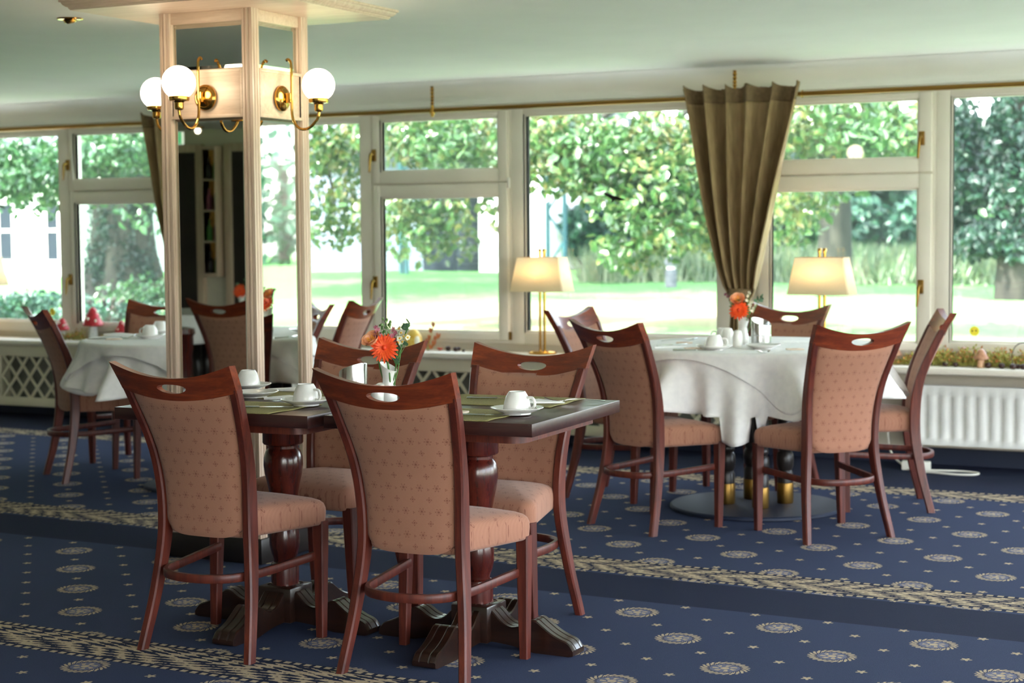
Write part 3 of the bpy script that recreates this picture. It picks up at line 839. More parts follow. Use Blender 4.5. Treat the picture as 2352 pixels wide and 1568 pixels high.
# ------------------------------------------------------------------ round tables under white cloths
def round_table(cx_, cy_, R, label, rp=.398):
    t = thing('round_table', label, 'table', (cx_, cy_, 0), 0, 'round clothed tables')
    bm = B(); lathe(bm, [(R-.01, .715), (R, .718), (R, .745), (R-.004, .749), (.01, .749)], 64); link('tabletop', bm, 'table_top', t)
    bm = B(); lathe(bm, [(rp-.01, 0), (rp, .004), (rp, .014), (rp-.006, .019), (.02, .022)], 72); link('base_plate', bm, 'navy', t)
    for k in range(4):
        a = math.radians(-62+90*k); o = (.135*math.cos(a), .135*math.sin(a), 0)
        pr = [(.036, .115), (.036, .16), (.030, .175), (.037, .19), (.040, .22), (.037, .25), (.030, .262), (.036, .272), (.036, .285), (.030, .295), (.036, .33), (.040, .36), (.036, .40), (.032, .43), (.036, .44), (.036, .715)]
        lg = link('leg', lathe(B(), pr, 20, o), 'dark', t)
        link('ferrule', lathe(B(), [(.036, .021), (.038, .025), (.038, .11), (.036, .116)], 24, o), 'brass_dull', lg)
    return t
def cloth(name, cx_, cy_, R, s, corner_deg, z0, off, seed, label, group, flare=.10, pw=24, lobe=None):
    rng = random.Random(seed); NT = 288; phis = [rng.uniform(0, 6.28) for _ in range(4)]
    ca = math.radians(corner_deg)-PI/4; bm = B()
    rows_in, rows_out = 10, 22
    def fold(th, d):
        f = .60*math.sin(13*th+phis[0])+.4*math.sin(21*th+phis[1]+.8*math.sin(3*th))+.25*math.sin(7*th+phis[2])
        return f*.125*min(1, d/.10)*d
    grid = []
    for j in range(rows_in+rows_out+1):
        row = []
        for i in range(NT):
            th = 2*PI*i/NT; c, sn = math.cos(th-ca), math.sin(th-ca)
            m = (abs(c)**pw+abs(sn)**pw)**(1/pw)
            L = s/m
            if lobe: L = lobe[0]+lobe[1]*sum(math.exp(-(((th-math.radians(g_)+PI) % (2*PI)-PI)/.36)**2) for g_ in lobe[2])
            if j <= rows_in: rho = R*j/rows_in
            else: rho = R+max(.02, L-R)*(j-rows_in)/rows_out
            if rho <= R: r, z = rho, z0
            else:
                d = rho-R; e = .016
                if d < e*PI/2: a = d/e; r, z = R+e*math.sin(a), z0-e*(1-math.cos(a))
                else:
                    dd = d-e*PI/2; r = R+e+flare*dd; z = z0-e-dd*.985
                r += fold(th, d)*4.0*(.35+.65*min(1, d/.2))
            r += off
            if j == 0 and i: row.append(row[0]); continue
            xx, yy = (r*math.cos(th), r*math.sin(th)) if j else (0, 0)
            if z < .482+off:             # cloth comes to rest on a chair seat pushed under it
                for hx_, hy_, ha_, *_r in CHAIRS:
                    dx_, dy_ = cx_+xx-hx_, cy_+yy-hy_
                    if abs(dx_) < .6 and abs(dy_) < .6:
                        lx_, ly_ = dx_*math.cos(ha_)+dy_*math.sin(ha_), -dx_*math.sin(ha_)+dy_*math.cos(ha_)
                        if abs(lx_) < .25 and .03 < ly_ < .45: z = .482+off
            row.append(bm.verts.new((xx, yy, z)))
        grid.append(row)
    for j in range(rows_in+rows_out):
        for i in range(NT):
            k = (i+1) % NT
            vs = (grid[j][i], grid[j][k], grid[j+1][k], grid[j+1][i]) if j else (grid[0][0], grid[1][k], grid[1][i])
            if j == 0: vs = (grid[0][0], grid[1][i], grid[1][k])
            else: vs = (grid[j][i], grid[j+1][i], grid[j+1][k], grid[j][k])
            try: bm.faces.new(vs)
            except ValueError: pass
    o = link(name, bm, 'linen', None, 180, (cx_, cy_, 0)); tag(o, label, 'tablecloth', group)
    md = o.modifiers.new('thick', 'SOLIDIFY'); md.thickness = .0012; md.offset = 1
    return o
RT = (-2.62, 7.50, .56)
round_table(*RT, 'round table on dark turned legs with brass feet, under the right white cloths')
cloth('tablecloth', *RT, .775, -79.4, .7512, 0, 3, 'long white undercloth hanging to a low point on the right table', 'white tablecloths', .10, 5, (.785, .175, (-80, 100)))
cloth('tablecloth', *RT, .60, -59.7, .757, .016, 3, 'white square top cloth with one corner hanging down on the right table', 'white tablecloths', .05)
LT = (-5.41, 6.97, .56)
round_table(*LT, 'round table hidden under the left white cloths beside the column', .29)
cloth('tablecloth', *LT, .70, -99, .7512, 0, 5, 'long white undercloth hanging in folds on the left table', 'white tablecloths', .10, 5, (.78, .05, (-99, 81)))
cloth('tablecloth', *LT, .62, -138, .757, .016, 5, 'cream-lit square top cloth with a corner hanging at the left of the left table', 'white tablecloths')
NZ, FZ = .75, .7578      # bare table height, clothed table height

# ------------------------------------------------------------------ tableware
RIGHT = math.atan2(.46, .888)     # heading of the photo's right-hand side
def coffee_cup(loc, rz, label, group='upturned coffee cups'):
    t = thing('coffee_cup', label, 'cup', loc, rz, group)
    out = [(.0405, 0), (.0415, .004), (.0405, .014), (.038, .028), (.033, .043), (.028, .052), (.0255, .0555), (.0245, .058), (.022, .058), (.021, .0555), (.005, .0555)]
    inn = [(.005, .050), (.026, .049), (.034, .036), (.038, .014), (.0392, .002)]
    link('body', lathe(B(), inn[::1]+out if False else (inn+out), 40), 'porcelain', t)
    pts = spline([(.0385, 0, .012), (.048, 0, .009), (.057, 0, .016), (.059, 0, .028), (.052, 0, .040), (.040, 0, .041), (.033, 0, .040)], 5)
    bm = B(); tube(bm, pts, .0042, 10); link('handle', bm, 'porcelain', t)
    return t
def saucer(loc, label, group='white saucers', s=1.0):
    pr = [(.001, .004), (.040, .004), (.044, .0045), (.060, .010), (.0765, .0185), (.0785, .0195), (.0785, .0205), (.077, .0215), (.060, .0135), (.046, .008), (.026, .0068), (.024, .006), (.001, .006)]
    pr = [(.001, .0015), (.036, .0015), (.037, 0), (.041, 0), (.042, .004), (.060, .010), (.0775, .0180), (.079, .0195), (.0785, .0208), (.0765, .0205), (.060, .0135), (.046, .0085), (.001, .0072)]
    o = link('saucer', lathe(B(), [(r*s, z*s) for r, z in pr], 56), 'porcelain', None, 40, loc)
    return tag(o, label, 'saucer', group)
def knife(loc, rz, label, group='table knives'):
    t = thing('knife', label, 'knife', loc, rz, group)
    bm = B(); rings = []
    for x, w, h in ((-.10, .006, .002), (-.097, .0085, .003), (-.06, .0075, .0035), (-.02, .005, .003), (.0, .0055, .003)):
        rings.append([Vector((x, w*a, .0035+h*b)) for a, b in ((-1, 0), (-.6, -1), (.6, -1), (1, 0), (.6, 1), (-.6, 1))])
    loft(bm, rings); link('grip', bm, 'cutlery', t)
    bm = B(); rings = []
    for x, a, b in ((-.002, -.005, .005), (.02, -.007, .006), (.07, -.007, .006), (.095, -.004, .006), (.105, .003, .006)):
        rings.append([Vector((x, a, .003)), Vector((x, b, .0026)), Vector((x, b, .0042)), Vector((x, a, .0034))])
    loft(bm, rings); link('blade', bm, 'cutlery', t)
    return t
def fork(loc, rz, label, group='table forks'):
    t = thing('fork', label, 'fork', loc, rz, group)
    bm = B(); pts = spline([(-.095, 0, .003), (-.06, 0, .006), (-.01, 0, .009), (.02, 0, .008), (.035, 0, .004)], 4)
    rings = []
    for i, p in enumerate(pts):
        k = i/(len(pts)-1); w = .0065-.004*math.sin(PI*min(1, k*1.15))
        rings.append([p+Vector((0, w*a, .0012*b)) for a, b in ((-1, -1), (1, -1), (1, 1), (-1, 1))])
    loft(bm, rings); link('grip', bm, 'cutlery', t)
    bm = B(); rings = []
    for x, z, w in ((.034, .004, .003), (.042, .003, .010), (.055, .003, .0115)): rings.append([Vector((x, w*a, z+.0011*b)) for a, b in ((-1, -1), (1, -1), (1, 1), (-1, 1))])
    loft(bm, rings)
    for k in range(4):
        y = -.0095+.0063*k; rr = []
        for x, z in ((.054, .003), (.07, .004), (.085, .008), (.098, .013)): rr.append([Vector((x, y+.0017*a, z+.001*b)) for a, b in ((-1, -1), (1, -1), (1, 1), (-1, 1))])
        loft(bm, rr)
    link('tines', bm, 'cutlery', t)
    return t
def spoon(loc, rz, label, group='coffee spoons'):
    t = thing('spoon', label, 'spoon', loc, rz, group)
    bm = B(); rings = []
    for x, w, z in ((-.07, .004, .003), (-.05, .0035, .004), (0, .0018, .006), (.03, .002, .005), (.036, .003, .004)): rings.append([Vector((x, w*a, z+.001*b)) for a, b in ((-1, -1), (1, -1), (1, 1), (-1, 1))])
    loft(bm, rings); link('grip', bm, 'cutlery', t)
    bm = B(); sphere(bm, (.052, 0, .0042), 1, 16, (.018, .0115, .004)); link('bowl', bm, 'cutlery', t)
    return t
def placemat(x, y, rz, label, w=.44, d=.30):
    bm = B(); nx, ny = 24, 16; g = []
    for j in range(ny+1):
        g.append([bm.verts.new((-w/2+w*i/nx, -d/2+d*j/ny, .0026+.0012*max(0, (abs(-1+2*i/nx)-.8)*5)*(1+math.sin(j*.7)))) for i in range(nx+1)])
    for j in range(ny):
        for i in range(nx): bm.faces.new((g[j][i], g[j][i+1], g[j+1][i+1], g[j+1][i]))
    o = link('placemat', bm, 'mat', None, 60, (x, y, NZ)); o.rotation_euler = (0, 0, rz)
    md = o.modifiers.new('thick', 'SOLIDIFY'); md.thickness = .0018
    return tag(o, label, 'placemat', 'olive woven placemats')
def napkin(loc, rz, label, s=.16):
    bm = B(); rings = []
    for z, e in ((.0, 0), (.003, .001), (.0075, -.002)):
        rings.append([Vector((-s/2+e, -s*.25, z)), Vector((s/2-e, -s*.25, z*.5)), Vector((0, s*.25, z))])
    loft(bm, rings); o = link('napkin', bm, 'napkin', None, 20, loc); o.rotation_euler = (0, 0, rz)
    return tag(o, label, 'napkin', 'folded white napkins')
MP = Mat('packet_print', .5); px_, py_, pz_ = MP.xyz()
rr_ = ((px_/.024)*(px_/.024)+(py_/.016)*(py_/.016)).sqrt()
MP.col(MP.mix(rr_.step(.75, .85), MP.mix(rr_.step(.25, .4), lin((90, 48, 26)), lin((206, 150, 112))), lin((236, 216, 196)))); M['packet'] = MP.m
def packet(loc, rz, label):
    o = link('biscuit_packet', box(B(), (0, 0, .0035), (.075, .052, .006), 0, .002), 'packet', None, 30, loc); o.rotation_euler = (0, 0, rz)
    return tag(o, label, 'packet', 'wrapped biscuits')

G = 'olive woven placemats'
placemat(-2.525, 4.405, .065, 'olive placemat at the front of the right bare table, before the nearest chair')
placemat(-2.525, 4.815, .065, 'olive placemat at the back of the right bare table, below the fork')
placemat(-3.215, 4.325, .03, 'olive placemat at the front of the left bare table')
placemat(-3.225, 4.725, .03, 'olive placemat at the back of the left bare table')
ZM = NZ+.0045
def cup_set(x, y, z, rz, where, lean=0):
    saucer((x, y, z), 'white saucer under the upturned cup '+where)
    coffee_cup((x, y, z+.0090), rz, 'white upturned coffee cup '+where)
cup_set(-2.295, 4.455, NZ+.005, RIGHT-.5, 'at the right end of the bare table')
cup_set(-3.018, 4.42, NZ+.005, RIGHT-.6, 'with its handle showing, between the two front chairs')
cup_set(-3.505, 4.785, NZ+.005, RIGHT+1.2, 'at the left, beside the post of the column')
saucer((-3.345, 4.60, NZ+.001), 'empty white saucer on the bare table, in front of the leftmost cup')
spoon((-2.248, 4.48, NZ+.024), 2.2, 'small coffee spoon lying on the saucer at the right end of the bare table')
knife((-2.36, 4.375, ZM), .35, 'knife on the front placemat near the right cup')
knife((-2.56, 4.83, ZM), RIGHT-.2, 'dark-handled knife on the back placemat of the right bare table')
knife((-3.11, 4.30, ZM), RIGHT-.05, 'knife on the front placemat, between the two front chairs')
spoon((-3.12, 4.75, ZM), RIGHT-.1, 'spoon on the back placemat of the left bare table')
fork((-2.30+.01, 4.845, ZM), RIGHT+PI-.12, 'fork with raised tines on the back placemat of the right bare table')
napkin((-2.39, 4.79, ZM), RIGHT, 'white napkin behind the right cup on the bare table')
napkin((-3.20, 4.585, ZM), .5, 'white napkin behind the empty saucer on the bare table', .15)
napkin((-3.345, 4.83, ZM), .2, 'white napkin at the back edge beside the leftmost cup', .16)
napkin((-3.09, 4.22+.015, ZM), .1, 'white napkin at the front edge of the left bare table', .12) if False else None
packet((-3.28, 4.285, ZM), .3, 'wrapped biscuit on the front placemat, beside the left chair')
packet((-2.475, 4.40, ZM), .2, 'wrapped biscuit on the front placemat, right of the nearest chair')
packet((-2.93, 4.72, ZM), .4, 'wrapped biscuit on the back placemat, behind the handled cup')

def slant_holder(loc, rz, label):
    """oval steel tub with an obliquely cut mouth"""
    t = thing('napkin_holder', label, 'holder', loc, rz, 'oval steel holders')
    n = 64
    def ring(a, b, f, zlow=None):
        out = []
        for i in range(n):
            th = 2*PI*i/n; x, y = a*math.cos(th), b*math.sin(th); z = f if zlow is None else zlow(x, y); out.append(Vector((x, y, z)))
        return out
    top = lambda k: (lambda x, y: .112-.0*x+.016*math.sin(-y/.03)*1.0+.012*(x/.045)-.004*k)
    bm = B()
    loft(bm, [ring(.042, .029, .0), ring(.045, .031, .002), ring(.045, .031, 0, lambda x, y: top(0)(x, y)-.003), ring(.0445, .0305, 0, top(0)), ring(.0435, .0295, 0, top(0)), ring(.043, .029, 0, lambda x, y: top(0)(x, y)-.004), ring(.043, .029, .006), ring(.004, .004, .005)])
    link('tub', bm, 'steel', t, 40)
    bm = B(); loft(bm, [ring(.0452, .0312, .047), ring(.0458, .0318, .0485), ring(.0458, .0318, .0505), ring(.0452, .0312, .052)], True); link('band', bm, 'steel', t, 40)
    return t
def shaker(loc, label, h=.068, r=.021):
    pr = [(r*.86, 0), (r*.95, .003), (r, .012), (r*1.0, h*.55), (r*.93, h*.78), (r*.72, h*.93), (r*.4, h*.985), (.001, h)]
    t = thing('shaker', label, 'shaker', loc, 0, 'porcelain salt and pepper shakers')
    link('body', lathe(B(), pr, 28), 'porcelain', t)
    bm = B()
    for k in range(3):
        a = 2*PI*k/3; lathe(bm, [(.0012, h*.985-.0002), (.0012, h*.985+.0004), (.0002, h*.985+.0004)], 8, (.005*math.cos(a), .005*math.sin(a), 0))
    link('sprinkle_holes', bm, 'dark', t)
    return t
def vase(loc, rz, label, k=1.0):
    n = 40; prof = [(.020, 0), (.025, .003), (.027, .014), (.026, .03), (.022, .05), (.0185, .068), (.0185, .08), (.022, .098), (.027, .115)]
    rings = []
    def sl(r, z, th): return z+(.014*math.cos(th)*max(0, (z-.07)/.045) if z > .07 else 0)
    for r, z in prof: rings.append([Vector((r*k*math.cos(2*PI*i/n), r*k*math.sin(2*PI*i/n), k*sl(r, z, 2*PI*i/n))) for i in range(n)])
    for r, z in [(r-.0022, z) for r, z in prof[::-1][:-1]]: rings.append([Vector((r*k*math.cos(2*PI*i/n), r*k*math.sin(2*PI*i/n), k*sl(r, max(z, .006), 2*PI*i/n))) for i in range(n)])
    o = link('vase', (lambda bm: (loft(bm, rings), bm)[1])(B()), 'porcelain', None, 50, loc); o.rotation_euler = (0, 0, rz)
    return tag(o, label, 'vase', 'slant-mouthed bud vases')

# flowers -----------------------------------------------------------
for nm, c1, c2 in (('petal_orange', (232, 62, 16), (250, 98, 30)), ('petal_deep', (214, 44, 14), (236, 70, 20)), ('petal_peach', (238, 150, 96), (250, 190, 150)), ('petal_gold', (246, 160, 60), (252, 190, 110)), ('petal_pink', (196, 104, 130), (224, 150, 168)), ('petal_white', (238, 232, 206), (250, 248, 232)), ('petal_plum', (120, 58, 78), (150, 80, 100)), ('stem_green', (58, 104, 48), (92, 140, 66)), ('eucalyptus', (74, 110, 84), (106, 142, 112)), ('berry_green', (88, 118, 70), (120, 148, 92)), ('yolk', (214, 160, 40), (236, 190, 60)), ('eye', (60, 50, 26), (120, 100, 40))):
    M[nm] = noisy(nm, c1, c2, 90, .55)
def petal(bm, base, d, nrm, L, w, curl=.2, cup=.15, n=5):
    d = d.normalized(); side = d.cross(nrm).normalized(); rows = []
    for i in range(n+1):
        t = i/n; ww = w*math.sin(PI*(.12+.80*t))**.8*(1 if t < .9 else .75); c = base+d*L*t+nrm*(curl*L*t*t)
        rows.append([bm.verts.new(c+side*ww*s_+nrm*(cup*ww*abs(s_))) for s_ in (-1, -.5, 0, .5, 1)])
    for i in range(n):
        for j in range(4): bm.faces.new((rows[i][j], rows[i][j+1], rows[i+1][j+1], rows[i+1][j]))
def basis(ax):
    ax = ax.normalized(); u = ax.orthogonal().normalized(); return ax, u, ax.cross(u)
def stem(parent, p0, p1, r=.0022, bend=.01):
    p0, p1 = Vector(p0), Vector(p1); m = (p0+p1)/2+Vector((bend, -bend*.5, 0)); bm = B(); tube(bm, spline([p0, m, p1], 6), r, 7); return link('stem', bm, 'stem_green', parent)
def gerbera(origin, c, ax, D, label, group, foot):
    t = thing('gerbera', label, 'flower', origin, 0, group); c = Vector(c); ax, u, v = basis(Vector(ax)); rng = random.Random(5)
    bm = B()
    for ring, (n, L, cu) in enumerate(((22, D/2, -.10), (20, D*.43, .05), (18, D*.28, .25))):
        for k in range(n):
            a = 2*PI*(k+.5*ring)/n+rng.uniform(-.06, .06); dd = u*math.cos(a)+v*math.sin(a)
            petal(bm, c+ax*(.002*ring)+dd*D*.05, dd, ax, L*rng.uniform(.9, 1.04), D*(.060-.010*ring), cu+rng.uniform(-.08, .08))
    link('petals', bm, 'petal_orange', t, 60)
    bm = B(); sphere(bm, c+ax*.004, D*.10, 14); link('flower_centre', bm, 'petal_deep', t)
    bm = B(); sphere(bm, c+ax*(D*.10+.001), D*.035, 10); link('flower_eye', bm, 'eye', t)
    bm = B()
    for k in range(14):
        a = 2*PI*k/14; dd = u*math.cos(a)+v*math.sin(a); petal(bm, c-ax*.010, dd+ax*.6, ax, D*.16, D*.03)
    link('calyx', bm, 'stem_green', t)
    stem(t, foot, c-ax*.008, .0028); return t
def rose(origin, c, ax, D, label, group, foot):
    t = thing('rose', label, 'flower', origin, 0, group); c = Vector(c); ax, u, v = basis(Vector(ax)); rng = random.Random(8)
    bm = B(); bm2 = B()
    for ring, (n, r, h, w, lean) in enumerate(((3, .10, .34, .20, .05), (4, .18, .38, .26, .12), (5, .27, .42, .32, .30), (6, .34, .40, .36, .62))):
        for k in range(n):
            a = 2*PI*k/n+ring*.7; dd = u*math.cos(a)+v*math.sin(a); side = ax.cross(dd)
            tgt = bm2 if ring < 2 else bm; rows = []
            for i in range(6):
                s_ = i/5; row = []
                for j in range(7):
                    q = (j/6*2-1); ang = q*w*2.0; rr = r*D*(.55+.45*math.sin(PI*.5*min(1, s_*1.3)))+lean*D*.30*s_*s_*(1-.25*q*q)
                    d2 = dd*math.cos(ang)+side*math.sin(ang)
                    row.append(tgt.verts.new(c+d2*rr+ax*(h*D*s_*(1-.18*q*q)-.12*D)))
                rows.append(row)
            for i in range(5):
                for j in range(6): tgt.faces.new((rows[i][j], rows[i][j+1], rows[i+1][j+1], rows[i+1][j]))
    link('outer_petals', bm, 'petal_peach', t, 80); link('inner_petals', bm2, 'petal_gold', t, 80)
    bm = B(); lathe(bm, [(.002, -.02*D/.05), (D*.14, -.014*D/.05), (D*.2, -.004*D/.05), (D*.05, .002)], 12, c, Matrix(((u.x, v.x, ax.x, 0), (u.y, v.y, ax.y, 0), (u.z, v.z, ax.z, 0), (0, 0, 0, 1)))); link('sepals', bm, 'stem_green', t)
    stem(t, foot, c-ax*.3*D, .0028, -.008); return t
def sprig(origin, name, label, group, foot, heads, kind, seed=1):
    """a branching filler sprig: kind gives petals, berries or leaves"""
    t = thing(name, label, 'sprig', origin, 0, group); rng = random.Random(seed); foot = Vector(foot)
    hs = [Vector(h) for h in heads]; top = sum(hs, Vector())/len(hs); fork_ = foot+(top-foot)*.6
    stem(t, foot, fork_, .0016)
    bm = B(); bs = B(); bl = B()
    for h in hs:
        tube(bs, spline([fork_, (fork_+h)/2+Vector((rng.uniform(-.006, .006), rng.uniform(-.006, .006), .004)), h], 4), .0009, 6)
        if kind == 'berry':
            for k in range(3): sphere(bm, h+Vector((rng.uniform(-.007, .007), rng.uniform(-.007, .007), rng.uniform(-.008, .008))), rng.uniform(.003, .0042), 8, (1, 1, 1.3))
        elif kind == 'leaf':
            for k in range(2):
                d = Vector((rng.uniform(-1, 1), rng.uniform(-1, .2), rng.uniform(-.2, 1))); petal(bm, h, d, d.orthogonal(), rng.uniform(.016, .026), rng.uniform(.008, .012), .1)
        else:
            ax, u, v = basis(Vector((rng.uniform(-.6, .6), -1, rng.uniform(-.1, .9))))
            n = 6 if kind != 'daisy' else 9
            for k in range(n):
                a = 2*PI*k/n; d = u*math.cos(a)+v*math.sin(a)+ax*(.5 if kind == 'bell' else .1); petal(bm, h, d, ax, rng.uniform(.008, .011), .0034, .1, n=3)
            if kind == 'daisy': sphere(bl, h+ax*.001, .0035, 8, (1, 1, 1))
        d = Vector((rng.uniform(-1, 1), rng.uniform(-1, 1), .6)); p = fork_+(h-fork_)*rng.uniform(.2, .7)
        if kind != 'leaf' and kind != 'daisy': petal(bl, p, d, d.orthogonal(), .016, .004, .2)
    link('twigs', bs, 'stem_green', t)
    nm, mt = {'berry': ('berries', 'berry_green'), 'leaf': ('leaves', 'eucalyptus'), 'pink': ('blossoms', 'petal_pink'), 'bell': ('blossoms', 'petal_plum'), 'daisy': ('blossoms', 'petal_white'), 'white': ('blossoms', 'petal_white')}[kind]
    link(nm, bm, mt, t, 60)
    if len(bl.verts): link('leaves' if kind != 'daisy' else 'flower_centres', bl, 'stem_green' if kind != 'daisy' else 'yolk', t, 60)
    else: bl.free()
    return t
def bouquet(V0, pxm, cxp, cyp, fl, where, grp, k=1.0):
    """V0 vase foot; photo pixel (cxp, cyp) of that foot; fl: flower heads in photo pixels"""
    Rv = Vector((.888, .46, 0)); Tv = Vector((.46, -.888, 0))
    def loc(q, toward=0): return Rv*((q[0]-cxp)/pxm)+Vector((0, 0, (cyp-q[1])/pxm))+Tv*toward
    foot = lambda i: Vector((.006*math.cos(i*1.9), .006*math.sin(i*1.9), .02*k))
    for i, f in enumerate(fl):
        kind = f[0]
        if kind == 'gerbera': gerbera(V0, loc(f[1], f[4]), Tv*f[3][0]+Vector((0, 0, f[3][1]))+Rv*f[3][2], f[2], f[5], grp, foot(i))
        elif kind == 'rose': rose(V0, loc(f[1], f[4]), Tv*f[3][0]+Vector((0, 0, f[3][1]))+Rv*f[3][2], f[2], f[5], grp, foot(i))
        else: sprig(V0, f[1], f[4], grp, foot(i), [loc(q, q[2]) for q in f[2]], f[3], i+3)
VN = at(893, 905, 4.60); VN.z = NZ+.0005
pN = 3926/((VN-Vector((0, 0, 1.3))).dot(CF)); cyN = 784-3926*((VN-Vector((0, 0, 1.3))).dot(CU))/((VN-Vector((0, 0, 1.3))).dot(CF))
vase(VN, RIGHT+PI*.85, 'white bud vase holding the bouquet on the bare table', 1.03)
bouquet(VN, pN, 893, cyN, [
 ('gerbera', (886, 797), .086, (1, .25, -.05), .030, 'orange gerbera in the vase on the bare table'),
 ('rose', (858, 782), .062, (.6, .75, -.5), .012, 'peach rose beside the orange gerbera on the bare table'),
 ('s', 'berry_sprig', [(886, 737, 0), (877, 742, .01), (895, 748, 0), (880, 748, -.01), (900, 744, 0), (889, 757, .01), (893, 765, 0)], 'berry', 'green berry sprig standing highest in the bouquet on the bare table'),
 ('s', 'blossom_sprig', [(866, 752, 0), (870, 757, .01), (864, 765, .01), (874, 770, .01), (906, 756, .01), (911, 764, .01), (903, 770, .02), (880, 775, 0)], 'pink', 'pink blossom sprig above the gerbera on the bare table'),
 ('s', 'plum_sprig', [(870, 773, .01), (876, 768, 0), (868, 778, .01), (908, 772, .01), (912, 780, .01)], 'bell', 'plum-coloured sprig behind the gerbera on the bare table'),
 ('s', 'daisy_sprig', [(919, 755, 0), (924, 764, .01), (930, 772, .01), (921, 776, .02), (934, 768, 0), (927, 784, .02), (917, 786, .02), (938, 775, 0)], 'daisy', 'white daisy sprig at the right of the bouquet on the bare table'),
 ('s', 'eucalyptus_sprig', [(938, 748, 0), (943, 745, 0), (940, 753, .01)], 'leaf', 'eucalyptus sprig at the upper right of the bouquet on the bare table'),
 ('s', 'leaf_sprig', [(916, 795, .02), (922, 802, .02), (913, 812, .03), (905, 822, .03), (920, 830, .02), (926, 790, .0)], 'leaf', 'low leafy sprig at the right of the vase mouth on the bare table'),
 ], 'bare', 'flowers in the vase on the bare table')
slant_holder(Vector(at(812, 900, 4.56)[:2]+(NZ+.0005,)) if False else (at(812, 900, 4.56).x, 4.56, NZ), RIGHT+.1, 'oval brushed-steel holder on the bare table, left of the vase')
shaker((at(866, 900, 4.52).x, 4.52, NZ), 'white porcelain shaker nearer the camera, in front of the vase on the bare table')
shaker((at(872, 900, 4.575).x, 4.585, NZ), 'white porcelain shaker close behind another, left of the vase on the bare table')

# right clothed table
VF = at(1706, 787, 7.47); VF.z = FZ
dF = (VF-Vector((0, 0, 1.3))); pF = 3926/dF.dot(CF); cyF = 784-3926*dF.dot(CU)/dF.dot(CF)
vase(VF, RIGHT+PI*.8, 'white bud vase on the right clothed table', 1.08)
bouquet(VF, pF, 1706, cyF, [
 ('gerbera', (1696, 712), .088, (.9, .5, -.3), .02, 'orange gerbera in the vase on the right clothed table'),
 ('rose', (1695, 690), .068, (.7, .7, -.2), .0, 'golden peach rose above the gerbera on the right clothed table'),
 ('s', 'white_sprig', [(1716, 690, 0), (1722, 700, .01), (1730, 708, .01), (1718, 680, 0), (1728, 694, 0), (1735, 702, 0), (1727, 714, .01), (1722, 672, 0)], 'white', 'white blossom sprig on the right clothed table'),
 ('s', 'eucalyptus_sprig', [(1738, 688, 0), (1746, 684, 0), (1743, 692, .0), (1715, 722, .01)], 'leaf', 'eucalyptus sprig on the right clothed table'),
 ('s', 'thin_twig', [(1672, 680, 0), (1668, 676, 0), (1678, 688, 0)], 'bell', 'thin dark twig leaning left over the gerbera on the right clothed table'),
 ], 'right', 'flowers in the vase on the right clothed table')
slant_holder((at(1748, 790, 7.40).x, 7.40, FZ), RIGHT+PI, 'oval brushed-steel holder on the right clothed table')
shaker((at(1671, 795, 7.36).x, 7.36, FZ), 'taller white shaker at the left of the right table vase', .085, .027)
shaker((at(1694, 795, 7.30).x, 7.30, FZ), 'white shaker directly before the right table vase', .078, .022)
def on(px, Y, z=FZ): return (at(px, 800, Y).x, Y, z)
p = on(1640, 7.10); cup_set(p[0], p[1], p[2], RIGHT-.3, 'on the right clothed table')
saucer(on(1752, 7.24), 'empty white saucer in front of the steel holder on the right clothed table')
p = on(1662, 7.60); cup_set(p[0], p[1], p[2], RIGHT+PI, 'behind the shakers on the right clothed table')
packet(on(1572, 7.45), .3, 'wrapped biscuit at the left rim of the right clothed table')
packet(on(1592, 7.12), RIGHT+.1, 'wrapped biscuit beside the cup on the right clothed table')
packet(on(1826, 7.22), RIGHT, 'wrapped biscuit near the fork on the right clothed table')
fork(on(1778, 7.06), RIGHT+PI+.6, 'fork lying on the front of the right clothed table')
knife(on(1598, 7.02), RIGHT-.1, 'knife beside the cup on the right clothed table')
knife(on(1545, 7.30), RIGHT+.7, 'knife at the left of the right clothed table')
fork(on(1560, 7.60), RIGHT+.4, 'fork at the back left of the right clothed table')
napkin(on(1830, 7.72), .4, 'white napkin at the back of the right clothed table')
napkin(on(1530, 7.18), .9, 'white napkin at the left front of the right clothed table')
# left clothed table
p = on(345, 6.86); cup_set(p[0], p[1], p[2], RIGHT+2.8, 'on the left clothed table, nearest the column post')
p = on(369, 7.18); cup_set(p[0], p[1], p[2], RIGHT+1.0, 'at the back of the left clothed table')
knife(on(248, 6.72), RIGHT+.1, 'knife at the left of the left clothed table')
fork(on(268, 6.80), RIGHT-.35, 'fork at the left of the left clothed table')
packet(on(262, 6.70), RIGHT, 'wrapped biscuit at the left of the left clothed table')
napkin(on(275, 7.06), .7, 'white napkin at the back left of the left clothed table')

